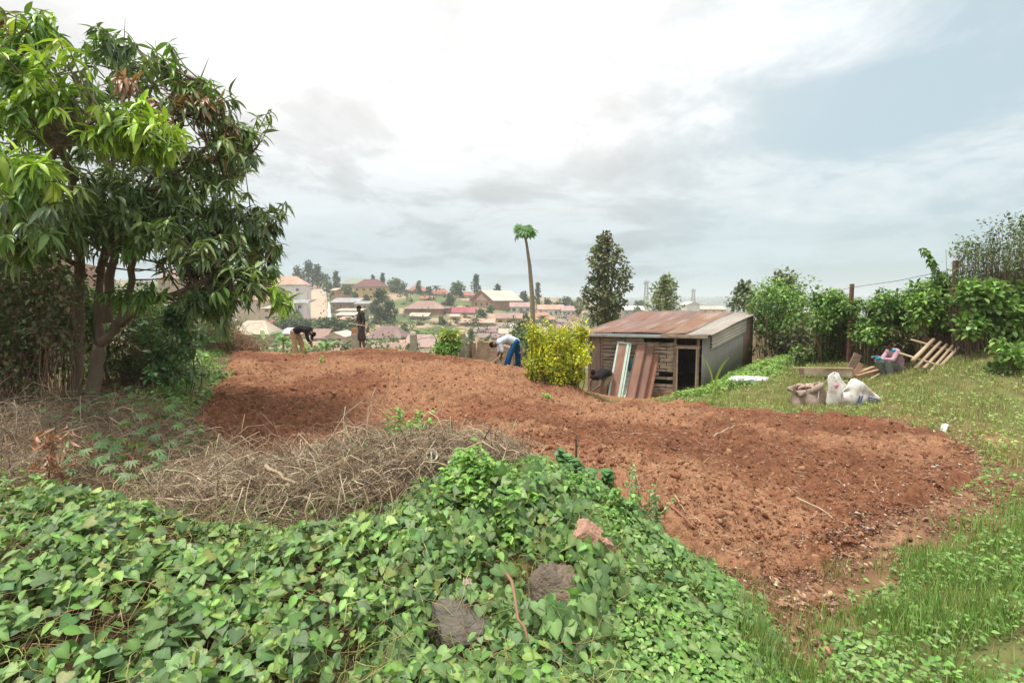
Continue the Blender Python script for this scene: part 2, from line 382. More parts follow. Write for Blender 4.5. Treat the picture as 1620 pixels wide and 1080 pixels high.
rad = np.r_[0.01, np.geomspace(.5, 26, 300), np.geomspace(26.6, 500, 190), np.geomspace(515, 9000, 60)]
A, R = np.meshgrid(ang, rad); GX, GY = np.sin(A) * R, np.cos(A) * R
GZ = H(GX, GY)
nearm = sstep(26, 18, R)
GZ = GZ + nearm * (fbm(GX * 2.2, GY * 2.2, 4, 50) * .05 + fbm(GX * 9, GY * 9, 3, 55) * .035 - np.abs(fbm(GX * 18, GY * 18, 2, 57)) * .03)
GZ = GZ + sstep(40, 90, R) * sstep(600, 400, R) * fbm(GX / 9, GY / 9, 4, 60) * .5
sdS = poly_sd(GX, GY, SOIL); GZ = GZ - .10 * sstep(.0, .6, sdS)
def grid_faces(nr, nc):
    i = np.arange(nr - 1)[:, None] * nc + np.arange(nc - 1)[None]; return np.stack([i, i + 1, i + nc + 1, i + nc], -1).reshape(-1, 4)[:, ::-1]
GROUND_M = mat('ground', attr=True, rough=.95, var=.3, scale=2.5, bump=1.0, bscale=34, spec=.1, bdist=.03)
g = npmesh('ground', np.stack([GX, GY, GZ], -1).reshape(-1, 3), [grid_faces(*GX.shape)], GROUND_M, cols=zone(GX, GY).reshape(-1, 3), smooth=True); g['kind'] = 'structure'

def soil_h(x, y):
    bil = np.abs(fbm(x * 1.7, y * 1.7, 2, 70)); n = fbm(x * .8, y * .8, 3, 71) * .09
    wx = x + .12 * fbm(x * 3, y * 3, 2, 80); wy = y + .12 * fbm(x * 3, y * 3, 2, 81)
    a = fbm(wx * 3.2, wy * 3.2, 3, 72) * .13
    b = (.5 - np.abs(fbm(wx * 8, wy * 8, 3, 73)) * 1.6) * .060
    c = (.5 - np.abs(fbm(wx * 21, wy * 21, 3, 75)) * 1.6) * .034
    return n + a + b + c - bil * .05
ang = np.linspace(-.56, .80, 1050); rad = np.r_[np.geomspace(3.4, 12, 620), np.geomspace(12.02, 24.5, 330)]
A, R = np.meshgrid(ang, rad); SX, SY = np.sin(A) * R, np.cos(A) * R
sd = poly_sd(SX, SY, SOIL) + .22 * fbm(SX * 1.6, SY * 1.6, 3, 90) + .1 * fbm(SX * 7, SY * 7, 2, 91)
edge = sstep(-.12, .42, sd)
SZ = H(SX, SY) - .05 + .10 * edge + soil_h(SX, SY) * (.15 + .85 * edge) - .08 * (1 - edge)
SC = np.array([.215,.096,.055]) * (1 + .35 * fbm(SX * .7, SY * .7, 3, 92)[..., None]) * (1 + .35 * fbm(SX * 12, SY * 12, 3, 93)[..., None])
dry = sstep(-.1, .35, fbm(SX * .5 + 3, SY * .5, 3, 94) + .3 * fbm(SX * 6, SY * 6, 2, 95) + .22 * sstep(9, 17, SY))[..., None]
SC = SC * (1 - .75 * dry) + np.array([.37,.20,.115]) * .75 * dry * (1 + .3 * fbm(SX * 12, SY * 12, 3, 93)[..., None])
ff = grid_faces(*SX.shape); keep = (sd.ravel()[ff] > -.12).all(1); ff = ff[keep]
used = np.unique(ff); rm = np.full(SX.size, -1); rm[used] = np.arange(len(used))
SOIL_M = mat('soil', attr=True, rough=.97, var=.28, scale=16, bump=.9, bscale=70, spec=.06, bdist=.02)
s_ = npmesh('ploughed_soil', np.stack([SX, SY, SZ], -1).reshape(-1, 3)[used], [rm[ff]], SOIL_M, cols=SC.reshape(-1, 3)[used], smooth=True); s_['kind'] = 'structure'
def HS(x, y):                             # top surface including soil
    sdp = poly_sd(x, y, SOIL); e = sstep(-.12, .42, sdp)
    return np.where(sdp > -.1, H(x, y) - .05 + .10 * e + soil_h(x, y) * (.15 + .85 * e) - .08 * (1 - e), H(x, y))

def sample(poly, n, power=1.0, rmin=1.4):       # points in polygon, denser near the viewer
    P = np.asarray(poly); out = []; tot = 0
    a = np.arctan2(P[:, 0], P[:, 1]); r = np.hypot(P[:, 0], P[:, 1]); r0, r1 = max(r.min() * .8, rmin), r.max(); a0, a1 = a.min() - .02, a.max() + .02
    while tot < n:
        u = RNG.random(n * 2)
        rr = (r0 ** (2 - power) + u * (r1 ** (2 - power) - r0 ** (2 - power))) ** (1 / (2 - power)) if power != 2 else r0 * (r1 / r0) ** u
        aa = RNG.uniform(a0, a1, n * 2); x, y = np.sin(aa) * rr, np.cos(aa) * rr
        m = poly_sd(x, y, P) + np.minimum(.035 * rr, .3) * (fbm(x * 2.3, y * 2.3, 3, 33) * 1.6 + RNG.normal(0, .5, len(x))) > 0; out.append(np.c_[x[m], y[m]]); tot += m.sum()
        if m.sum() == 0: break
    return np.concatenate(out)[:n]
def stuff(name, items, m, label, cat, kind='stuff', parent=None, smooth=False):
    V, Fs, Cc = merge(items); o = npmesh(name, V, Fs, m, cols=Cc, smooth=smooth, parent=parent)
    if parent is None: obj_tag(o, label, cat, kind=kind)
    return o
def cols_for(T, c):
    k = len(T[0]); pat = np.ones(k)
    if T is HEART: pat = np.array([1.35, 1.3, 1.25, 1.15, 1.0] + [.92] * 12)
    elif T in (LANCE, OVATE, OVAL2): pat[1::3] = 1.22; pat[0::3] = pat[2::3] = .94
    return np.clip((c[:, None] * pat[None, :, None]).reshape(-1, 3), 0, .9)
# clods of earth lying on the soil
def t_rock(seed, n=10):
    import bmesh
    b = bmesh.new(); bmesh.ops.create_icosphere(b, subdivisions=1, radius=.5); r = random.Random(seed)
    v = [tuple(p.co * (.55 + .9 * r.random())) for p in b.verts]; f = [tuple(q.index for q in p.verts) for p in b.faces]; b.free(); return (v, [np.array(f)])
items = []
for k in range(4):
    T = t_rock(k); p = np.r_[sample(SOIL, 8500, 1.55), sample(PATH, 450, 1.1)]; n = len(p)
    s = RNG.gamma(.9, .015, n) + .010; s = np.minimum(s, .13)
    P = np.c_[p, HS(p[:, 0], p[:, 1]) + s * .15]; X, Y, Z = frames(RNG.normal(0, 1, (n, 3)) + [0, 0, 1])
    c = jitter([(.25,.115,.066), (.21,.095,.054), (.36,.20,.12)], n, .18, .05)
    V, Fs = stamp(T, P, X, Y, Z, np.c_[s, s * RNG.uniform(.6, 1, n), s * RNG.uniform(.5, .8, n)]); items.append((V, Fs, cols_for(T, c)))
stuff('soil_clods', items, SOIL_M, 'crumbled red brown clods strewn over the dug field', 'soil clods')
def strands(P, D, L, rad, cols, bend=.3, seg=4, sides=3):      # thin curved stems as one array mesh
    n = len(P); D = norm(D); X, Y, Z = frames(D); t = np.linspace(0, 1, seg + 1)
    b1 = RNG.normal(0, bend, (n, 1)); b2 = RNG.normal(0, bend * .6, (n, 1)); V = []
    for k in t:
        c = P + D * (L[:, None] * k) + X * (b1 * L[:, None] * (k * (1 - k) * 2)) + Y * (b2 * L[:, None] * math.sin(k * 5))
        for j in range(sides):
            a = 2 * PI * j / sides; V.append(c + (X * math.cos(a) + Y * math.sin(a)) * (rad * (1 - .5 * k))[:, None])
    V = np.stack(V, 1); f = []
    for i in range(seg):
        for j in range(sides): f.append((i*sides+j, i*sides+(j+1)%sides, (i+1)*sides+(j+1)%sides, (i+1)*sides+j))
    nv = (seg + 1) * sides; Fa = (np.array(f)[None] + (np.arange(n) * nv)[:, None, None]).reshape(-1, 4)
    return V.reshape(-1, 3), [Fa], np.repeat(cols, nv, 0)
p = sample(SOIL, 8000, 1.0); n = len(p); P = np.c_[p, HS(p[:, 0], p[:, 1]) + .012]
d = np.c_[RNG.normal(0, 1, (n, 2)), RNG.normal(.05, .15, n)]
stuff('straw_litter', [strands(P, d, RNG.gamma(1.6, .04, n) + .03, RNG.uniform(.0015, .0042, n), jitter([(.48,.36,.23), (.34,.22,.13), (.56,.46,.32)], n), .10, 3)], DRY, 'pale bits of straw and root on the dug soil', 'straw litter')
# ------------------------------------------------------------------ low vegetation in front
def canopy(x, y):                          # vine canopy height above the ground
    return .13 + .14 * fbm(x * 1.6, y * 1.6, 3, 120) + .09 * fbm(x * 5, y * 5, 2, 121)
MOUND = W((-400,1250,1.5),(-260,800,4.4),(60,772,4.7),(180,815,4.1),(240,850,3.75),(330,868,3.55),(520,858,3.55),(600,835,3.6),(690,795,3.8),(860,795,3.85),(925,820,3.55),(975,905,3.1),(1000,1090,2.3),(1000,1300,1.6))
ROCKS = [(722,1003,2.62,.155,.24),(868,948,2.95,.155,.24),(945,872,3.35,.14,.20)]
EDGEV = W((800,738,5.2),(880,775,4.95),(960,830,4.6),(1020,880,4.15),(1080,935,3.8),(1190,985,3.4),(1100,1000,3.2),(1000,890,3.5),(930,800,3.9),(800,765,4.4))
def axes(D, U):
    X = norm(D); Z = U - X * (U * X).sum(1, keepdims=True); Z = norm(Z); return X, np.cross(Z, X), Z
def gnorm(x, y):
    e = .08; hx = (H(x + e, y) - H(x - e, y)) / (2 * e); hy = (H(x, y + e) - H(x, y - e)) / (2 * e); return norm(np.c_[-hx, -hy, np.ones(len(x))])
VC = [(.125,.215,.07), (.15,.25,.08), (.095,.18,.06), (.18,.29,.095)]
def leafcarpet(poly, n, T, smin, smax, cols, power=1.2, hfun=canopy, droop=.35, levels=1.0, up=1.0, edge=.3, lean=(0, -.45, 0), seed=0, clump=.72):
    p = sample(poly, n, power); p = p[RNG.random(len(p)) < np.clip(clump + 1.9 * fbm(p[:, 0] * 2.6, p[:, 1] * 2.6, 3, 444 + int(smax * 1000)), .10, 1)]; x, y = p[:, 0], p[:, 1]; N = gnorm(x, y); lv = RNG.random(len(p)) ** .55
    for (rx_, ry_, rY, rr_, _) in ROCKS:
        c0 = at(rx_, ry_, rY); kk = np.hypot((x - c0.x) / rr_, (y - (c0.y - rr_ * .45)) / (rr_ * 1.25)) > .80 + .3 * RNG.random(len(x)); p = p[kk]; x = x[kk]; y = y[kk]; N = N[kk]; lv = lv[kk]
    e = sstep(0, edge, poly_sd(x, y, poly)); z = H(x, y) + hfun(x, y) * lv * levels * (.25 + .75 * e) + .01
    U = norm(N * up + np.array(lean) + RNG.normal(0, .33, (len(p), 3)))
    a = RNG.uniform(0, 2 * PI, len(p)); D = np.c_[np.cos(a), np.sin(a) - .35, -droop + RNG.normal(0, .2, len(p))]
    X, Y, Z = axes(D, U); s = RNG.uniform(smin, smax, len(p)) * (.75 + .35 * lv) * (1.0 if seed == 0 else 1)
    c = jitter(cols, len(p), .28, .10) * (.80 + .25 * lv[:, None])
    V, Fs = stamp(T, np.c_[x, y, z], X, Y, Z, s); return V, Fs, cols_for(T, c)
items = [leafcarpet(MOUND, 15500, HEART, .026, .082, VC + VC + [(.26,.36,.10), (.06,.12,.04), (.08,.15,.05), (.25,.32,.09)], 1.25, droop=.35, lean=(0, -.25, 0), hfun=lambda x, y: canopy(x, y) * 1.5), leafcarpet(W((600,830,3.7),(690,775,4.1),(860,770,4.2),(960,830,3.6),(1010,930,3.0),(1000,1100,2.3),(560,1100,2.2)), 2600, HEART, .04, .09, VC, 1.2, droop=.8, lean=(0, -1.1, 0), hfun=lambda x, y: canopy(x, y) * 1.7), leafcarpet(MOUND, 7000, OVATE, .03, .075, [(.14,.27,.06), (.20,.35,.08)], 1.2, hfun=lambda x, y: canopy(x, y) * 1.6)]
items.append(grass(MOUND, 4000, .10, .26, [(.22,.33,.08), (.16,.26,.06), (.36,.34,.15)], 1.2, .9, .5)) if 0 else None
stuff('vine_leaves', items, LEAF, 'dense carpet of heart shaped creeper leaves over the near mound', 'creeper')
p = sample(MOUND, 5000, 1.2); n = len(p); P = np.c_[p, H(p[:, 0], p[:, 1]) + canopy(p[:, 0], p[:, 1]) * RNG.uniform(.2, .95, n)]
stuff('creeper_stems', [strands(P, np.c_[RNG.normal(0, 1, (n, 2)), RNG.normal(.05, .5, n)], RNG.uniform(.08, .38, n), RNG.uniform(.0012, .0032, n), jitter([(.24,.28,.09), (.34,.22,.12), (.40,.42,.16)], n), .35)], DRY, 'thin winding stems among the creeper leaves', 'stems')
# leafy weed clumps: tall herb in the middle and patches round the soil
def herb(cx, cy, r, n, hgt, smin, smax, cols, T=OVATE):
    k = max(3, n // 26); sx = RNG.normal(0, r * .5, k) + cx; sy = RNG.normal(0, r * .5, k) + cy; hh = hgt * RNG.uniform(.5, 1.05, k) * np.exp(-((sx - cx) ** 2 + (sy - cy) ** 2) / (r * r * 1.6)); ln = RNG.normal(0, .22, (k, 2))
    i = RNG.integers(0, k, n); t = RNG.random(n) ** .7; z0 = H(sx, sy)
    P = np.c_[sx[i] + ln[i, 0] * hh[i] * t, sy[i] + ln[i, 1] * hh[i] * t, z0[i] + hh[i] * t]
    a = RNG.uniform(0, 2 * PI, n); D = np.c_[np.cos(a), np.sin(a), RNG.normal(-.1, .3, n)]
    X, Y, Z = axes(D, np.tile([0, -.25, 1.], (n, 1)) + RNG.normal(0, .25, (n, 3))); s = RNG.uniform(smin, smax, n) * (1.15 - .45 * t)
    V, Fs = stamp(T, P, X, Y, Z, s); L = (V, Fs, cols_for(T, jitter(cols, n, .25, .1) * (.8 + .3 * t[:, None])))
    S = strands(np.c_[sx, sy, z0], np.c_[ln, np.ones(k)], hh * 1.02, np.full(k, .0035), jitter([(.16,.22,.07)], k), .08)
    return L, S
GC = [(.15,.29,.06), (.20,.37,.08), (.11,.22,.05)]
def plant(name, label, cat, px, Y, r, n, hgt, smin, smax, cols=GC, T=OVATE, group=None, loc=None):
    o = loc or ground_at(px, Y); L, S = herb(o.x, o.y, r, n, hgt, smin, smax, cols, T)
    e = empty(name, o, label, cat, group)
    npmesh('foliage', L[0], L[1], LEAF, e, L[2], origin=o); k = len(S[0]) // 15
    if k > 60: npmesh('stems', S[0], S[1], DRY, e, S[2], origin=o)
    else:
        for i in range(k): npmesh('stem', S[0][i*15:i*15+15], [S[1][0][i*12:i*12+12] - i*15], DRY, e, S[2][i*15:i*15+15], origin=o)
    return e
plant('leafy_herb', 'tallest bright green herb rising in the middle of the creeper mound', 'weed', 768, 3.6, .42, 1500, .40, .05, .10, [(.19,.36,.07), (.25,.43,.09), (.14,.28,.06)])
plant('leafy_herb', 'leafy green herb over the top rock, right of the tallest one', 'weed', 872, 3.7, .36, 600, .24, .05, .085)
plant('broad_leaf_weed', 'broad leaved weed by the dark stake at the soil edge', 'weed', 918, 4.7, .30, 130, .36, .08, .15, [(.07,.17,.05), (.11,.24,.07)], HEART)
plant('flowering_weed', 'tall airy weed with tiny pale flowers at the soil edge', 'weed', 1025, 4.15, .17, 420, .55, .025, .055, [(.14,.25,.07), (.30,.38,.18)])
plant('broad_leaf_weed', 'dark bushy weed left of the airy flowering weed', 'weed', 988, 4.0, .15, 240, .30, .05, .09)
plant('leafy_herb', 'green weed topping the dry brush heap behind the white cup', 'weed', 632, 5.4, .26, 800, .60, .05, .11, [(.19,.36,.07), (.25,.43,.09)])
plant('leafy_herb', 'pale vine sprig trailing over the right of the brush heap', 'weed', 700, 5.3, .40, 900, .42, .04, .07, [(.22,.34,.08), (.16,.27,.06)])
plant('seedling', 'small green seedling on bare soil near the front edge', 'seedling', 1165, 4.0, .07, 26, .13, .05, .08)
plant('seedling', 'small bright seedling alone in the soil below the yellow bush', 'seedling', 868, 12.2, .16, 40, .2, .09, .14, [(.2,.42,.06)])
plant('leafy_weed', 'bright low weed at the left corner of the dug soil', 'weed', 300, 6.9, .28, 220, .45, .06, .11)
plant('leafy_weed', 'small weed between brush heap and left soil corner', 'weed', 243, 5.6, .45, 260, .16, .05, .09)
for px, Y, lab in ((335,12.0,'bushy pale weed at the foot of the left hedge, farther one'),(262,9.6,'leafy weed at the foot of the left hedge behind the cassava')):
    plant('leafy_weed', lab, 'weed', px, Y, .5, 260, .5, .07, .12)
for i, (px, Y, lab) in enumerate(((484,17.5,'spindly yellow green shoot before the bending man in black'),(510,14.6,'low yellowish shoot in the soil below the man in black'),(713,16.2,'bare forked twig shoot in soil left of the blue trousered man'))):
    plant('shoot', lab, 'seedling', px, Y, .12, (60, 30, 5)[i], (1.0, .45, .55)[i], .09, .15, [(.26,.36,.07)])
# grasses and broad weeds on the right and at the bottom
RIGHTG = W((1130,1500,1.5),(1180,1010,3.0),(1240,1130,2.3),(1275,1010,3.05),(1330,960,3.5),(1400,890,4.1),(1520,850,4.55),(1640,805,5.4),(1900,790,5.7),(2100,1500,1.5))
MIDG = W((920,815,3.9),(1010,860,4.3),(1060,905,4.05),(1110,940,3.8),(1180,975,3.4),(1230,1040,2.9),(1260,1450,1.6),(800,1450,1.6),(930,960,2.9),(930,880,3.3))
LAWN = W((1050,640,12.4),(1130,612,15.6),(1190,590,17.5),(1280,575,18),(1420,560,15.4),(1620,550,13),(1900,545,12.5),(1900,800,5.9),(1620,775,6.9),(1570,735,7.3),(1540,700,8.0),(1490,680,9.0),(1400,656,10.0),(1250,645,11.6))
def grass(poly, n, hmin, hmax, cols, power=1.2, wide=1.0, lie=.45, spread=0):
    p = sample(poly, n, power)
    tuft = fbm(p[:, 0] * 2.2, p[:, 1] * 2.2, 3, 140); p = p[RNG.random(n) < .45 + tuft * 1.3]; n = len(p); x, y = p[:, 0], p[:, 1]
    a = RNG.uniform(0, 2 * PI, n); l = np.abs(RNG.normal(0, lie, n)); D = np.c_[np.cos(a) * l, np.sin(a) * l, np.ones(n)]
    X, Y, Z = axes(D, np.c_[np.cos(a), np.sin(a), np.full(n, .1)] * -1 + RNG.normal(0, .2, (n, 3))); s = RNG.uniform(hmin, hmax, n) * (1 + fbm(x, y, 2, 141) * .6)
    s = s * np.clip(np.hypot(x, y) / 4.2, .5, 1); S3 = np.c_[s, s * wide * RNG.uniform(.7, 1.4, n) * (.12 / s) ** .5, s]
    V, Fs = stamp(BLADE, np.c_[x, y, H(x, y)], X, Y, -Z, S3); return V, Fs, cols_for(BLADE, jitter(cols, n, .3, .12))
BG = [(.15,.27,.06), (.19,.33,.08), (.12,.22,.05), (.26,.34,.10)]; DG = [(.42,.36,.18), (.35,.28,.15), (.3,.33,.13)]
flat = lambda k: (lambda x, y: k + k * .5 * fbm(x * 3, y * 3, 2, 130))
stuff('tall_grass', [grass(RIGHTG, 76000, .05, .17, BG + [(.30,.44,.13), (.24,.40,.10)], 1.3, 1.0, .7), grass(MIDG, 15000, .04, .10, BG, 1.2, .9), grass(RIGHTG, 3500, .08, .2, DG, 1.3, 1, .8), grass(MIDG, 2200, .06, .15, DG, 1.2, .9, .9)], LEAF, 'lush green grass in the near right corner', 'grass')
stuff('broadleaf_weeds', [leafcarpet(RIGHTG, 15000, OVATE, .018, .05, GC + [(.24,.36,.12)], 1.3, flat(.08), .1, clump=.6), leafcarpet(MIDG, 15000, OVATE, .02, .05, GC + [(.24,.36,.12)], 1.2, flat(.10), .1), leafcarpet(MIDG, 1200, HEART, .04, .075, VC, 1.2, flat(.12))], LEAF, 'low broadleaf weeds mixed in the near grass', 'weeds')
stuff('lawn_grass', [grass(LAWN, 66000, .05, .14, [(.28,.38,.10), (.34,.42,.12), (.22,.30,.08), (.44,.40,.20), (.36,.30,.16)], 1.1, 1.9), leafcarpet(LAWN, 8000, OVATE, .03, .07, [(.25,.37,.09), (.32,.42,.12)], 1.0, flat(.08), .1), grass(LAWN, 14000, .06, .18, DG, 1.1, 1.6, .8)], LEAF, 'short grass and clover on the lawn by the sacks', 'grass')
PATCH = W((1170,960,3.6),(1260,905,4.15),(1400,880,4.3),(1340,960,3.6),(1290,1090,2.5),(1190,1090,2.5))
stuff('edge_greens', [leafcarpet(EDGEV, 4200, OVATE, .02, .055, GC, 1.1, flat(.13), .1), leafcarpet(EDGEV, 500, HEART, .04, .08, VC, 1.1, flat(.15)), grass(EDGEV, 1500, .05, .14, BG + DG, 1.1, 1)], LEAF, 'small weeds crowding the near left edge of the soil', 'weeds')
q = sample(np.array([[-9,3.2],[9,3.2],[9,22],[-9,22]]), 60000, 1.1); sdq = poly_sd(q[:, 0], q[:, 1], SOIL); q = q[(sdq < .12) & (sdq > -.75 * RNG.random(len(q)) ** 2 - .02) & (q[:, 0] > -2.5)]; n = len(q)
D = np.c_[RNG.normal(0, .5, (n, 2)), np.ones(n)]; X, Y, Z = axes(D, RNG.normal(0, 1, (n, 3))); V, Fs = stamp(BLADE, np.c_[q, H(q[:, 0], q[:, 1])], X, Y, Z, RNG.uniform(.05, .15, n)[:, None] * np.array([[1, 1.4, 1]])); i2 = RNG.random(n) < .5; q2 = q[i2]; m2 = len(q2)
D = np.c_[RNG.normal(0, 1, (m2, 2)), RNG.normal(.1, .2, m2)]; X, Y, Z = axes(D, np.tile([0, -.2, 1.], (m2, 1)) + RNG.normal(0, .2, (m2, 3))); V2, F2 = stamp(OVATE, np.c_[q2, H(q2[:, 0], q2[:, 1]) + RNG.uniform(.01, .08, m2)], X, Y, Z, RNG.uniform(.03, .08, m2))
stuff('verge_grass', [(V, Fs, cols_for(BLADE, jitter(BG + DG, n))), (V2, F2, cols_for(OVATE, jitter(GC, m2)))], LEAF, 'ragged grass verge along the edge of the dug soil', 'grass')
stuff('dry_grass', [grass(PATCH, 4500, .04, .11, [(.40,.32,.18), (.32,.25,.13), (.25,.28,.1)], 1.1, 1, 1.1)], LEAF, 'thin withered grass on the bare path end', 'grass')
BANKL = W((-200,800,4.6),(60,775,5.2),(270,770,6.1),(265,700,7.5),(290,650,9.2),(330,600,13),(300,560,14),(0,560,13),(-300,620,9.0),(-300,760,5))
stuff('bank_weeds', [leafcarpet(BANKL, 2600, OVATE, .04, .09, GC, 1.0, flat(.12), .1), grass(BANKL, 3500, .06, .2, DG + BG, 1.0, 1.2, .8)], LEAF, 'sparse weeds on the littered bank under the tree', 'weeds')
FARE = W((362,566,18),(345,588,14),(322,608,11.2),(292,655,8.8),(275,700,7.3),(225,700,7.3),(225,650,9.0),(280,590,12),(300,560,16),(345,550,20))
stuff('edge_weeds', [leafcarpet(FARE, 3600, OVATE, .05, .12, GC, 1.0, flat(.16), .1), grass(FARE, 4500, .1, .25, BG + DG, 1.0, 1.5)], LEAF, 'weeds along the far left edge of the field', 'weeds')
SHEDG = W((1050,628,15.0),(1110,612,16.0),(1190,575,20.0),(1240,560,21),(1290,570,18),(1200,600,15.8),(1100,625,14.2))
stuff('slope_weeds', [leafcarpet(SHEDG, 6500, OVATE, .06, .13, [(.18,.31,.06), (.24,.38,.08)], 1.0, flat(.26), .1), grass(SHEDG, 4000, .1, .3, BG, 1.0, 1.8)], LEAF, 'green weeds on the slope beside the shed', 'weeds')
# dry brush heaps: a mound core of earth under a mat of dead stems
DC = [(.38,.28,.19), (.50,.40,.27), (.24,.17,.11), (.60,.50,.35), (.36,.29,.22), (.16,.11,.08)]
def brush(name, label, c, rx, ry, hgt, n, lmin, lmax, group=None, cols=DC, rmin=.0015, rmax=.005):
    e = empty(name, c, label, 'brush heap', group); a = RNG.uniform(0, 2 * PI, n); q = np.sqrt(RNG.random(n))
    x = c.x + rx * q * np.cos(a); y = c.y + ry * q * np.sin(a); dome = (1 - q ** 2) ** .7
    z = H(x, y) + hgt * dome * (.8 + .4 * fbm(x * 2, y * 2, 3, 160)) * RNG.uniform(.78, 1.06, n) + .01
    D = np.c_[RNG.normal(0, 1, n), RNG.normal(0, .8, n), RNG.normal(0, .30, n)]; L = RNG.uniform(lmin, lmax, n) * (1 + (RNG.random(n) < .06) * .8); z = z + (RNG.random(n) < .05) * RNG.uniform(0, .1, n)
    S = strands(np.c_[x, y, z] - norm(D) * L[:, None] * .5, D, L, rmin + (rmax * 1.3 - rmin) * RNG.random(n) ** 2.2, jitter(cols, n, .4, .06), .6, 6)
    npmesh('dead_stems', S[0], S[1], DRY, e, S[2], origin=c)
    gx, gy = np.meshgrid(np.linspace(-1, 1, 40), np.linspace(-1, 1, 40)); qq = np.clip(np.hypot(gx, gy), 0, 1); X = c.x + gx * rx; Y = c.y + gy * ry
    Z = H(X, Y) + hgt * .80 * (1 - qq ** 2) ** .7 * (.85 + .4 * fbm(X * 2, Y * 2, 3, 160)) - .07 * (qq > .97) - .03 + .03 * fbm(X * 12, Y * 12, 2, 4)
    npmesh('core', np.stack([X, Y, Z], -1).reshape(-1, 3), [grid_faces(40, 40)[:, ::-1]], mat('brush_core', (.17,.115,.075), .95, .5, 14, 1, 60), e, origin=c, smooth=True); return e
brush('brush_heap', 'large tangled heap of dry stems between mound and soil', ground_at(500, 4.65), 1.60, 1.1, .27, 8500, .08, .5)
brush('brush_heap', 'smaller dry heap right of the large one, holding the cup', ground_at(690, 4.95), .95, .75, .20, 2800, .1, .4)
brush('brush_heap', 'dark litter heap right of the tree foot at the left edge', ground_at(60, 7.2), 2.2, 1.5, .35, 3000, .2, .7)
brush('brush_heap', 'brown brush pile at far left field corner', ground_at(352, 17.5), .95, 1.1, .75, 1500, .3, .9, cols=[(.27,.16,.10), (.35,.23,.15)], rmin=.004, rmax=.009)
brush('brush_heap', 'low litter heap below the cassava plants', ground_at(205, 6.3), 1.5, .9, .18, 1500, .2, .6)
p = sample(BANKL, 3000, 1.0); n = len(p)
stuff('bank_litter', [strands(np.c_[p, H(p[:, 0], p[:, 1]) + RNG.uniform(0, .08, n)], np.c_[RNG.normal(0, 1, (n, 2)), RNG.normal(.1, .3, n)], RNG.uniform(.1, .45, n), RNG.uniform(.002, .005, n), jitter(DC, n), .3)], DRY, 'dead twigs and stems littering the left bank', 'twig litter')
HEAPV = W((330,865,3.7),(520,850,3.75),(640,790,4.2),(700,740,5.0),(610,700,5.4),(480,720,5.0),(430,780,4.3))
hz_ = lambda x, y: .33 + .1 * fbm(x * 3, y * 3, 2, 3)
stuff('heap_creeper', [leafcarpet(HEAPV, 1500, OVATE, .03, .07, [(.20,.33,.08), (.15,.26,.06)], 1.0, hz_, .1, edge=.9), leafcarpet(HEAPV, 420, HEART, .04, .08, VC, 1.0, hz_, edge=.9)], LEAF, 'scattered creeper shoots climbing the dry heap', 'creeper')
# sticks, stakes
STK = mat('weathered_stick', (.42,.32,.22), .85, .3, 8, .5, 40, .2, stretch=(1,1,.3))
STKD = mat('dark_stick', (.11,.08,.06), .9, .3, 8, .5, 40, .1)
def stick(name, a, b, r, label, m=STK, cat='stick', group=None, kink=.03):
    a, b = Vector(a), Vector(b); k = MB(); n = 6; L = (b - a).length
    k.tube([a + (b - a) * (i / n) + Vector((random.uniform(-1, 1), random.uniform(-1, 1), random.uniform(-1, 1))) * L * kink * (0 < i < n) for i in range(n + 1)], [r * (1 - .35 * i / n) for i in range(n + 1)], 7)
    o = k.build(name, m, smooth=True, origin=a); return obj_tag(o, label, cat, group)
def gp(px, py, Y, up=0): p = at(px, py, Y); return Vector((p.x, p.y, float(HS(np.array([p.x]), np.array([p.y]))[0]) + up))
stick('stick', gp(205,0,3.75,.14), gp(345,0,3.72,.16), .012, 'long pale stick lying across the front of the brush heap')
stick('stick', gp(393,0,4.0,.33), gp(442,0,3.8,.24), .016, 'short thick stick on the front slope of the brush heap')
stick('stick', gp(770,0,4.9,.2), gp(822,0,4.4,.16), .013, 'pale stick between the small dry heap and the herb')
stick('stick', gp(1294,0,5.35,.04), gp(1380,0,4.75,.04), .011, 'long thin stick on the right of the dug soil')
stick('stick', gp(1071,0,4.5,.05), gp(1127,0,4.2,.04), .012, 'reddish stick at the near soil edge', mat('red_stick', (.30,.14,.09)))
stick('stick', gp(1150,0,8.2,.03), gp(1185,0,8.8,.12), .016, 'pale stick lying in the middle of the dug soil')
stick('stick', gp(1060,0,7.7,.03), gp(1088,0,7.3,.03), .02, 'dark short stick in the middle of the dug soil', STKD)
stick('stick', gp(758,0,6.9,.03), gp(778,0,7.3,.14), .015, 'dark twig sticking up behind the small dry heap', STKD)
stick('stick', gp(800,0,2.75,.26), gp(838,0,2.35,.22), .010, 'brown stick slanting down the rocks among creeper leaves', mat('brown_stick', (.26,.15,.09)))
stick('stick', gp(1087,0,5.0,.04), gp(1106,0,4.8,.04), .008, 'small pale stick at the near end of the soil')
stick('stake', gp(918,0,4.95), gp(918,0,4.95,.42), .014, 'short dark stake upright at the soil edge', STKD, 'stake', kink=.01)
stick('stake', gp(838,0,4.9), gp(839,0,4.9,.30), .009, 'thin pale stake upright beside the small dry heap', STK, 'stake', kink=.01)
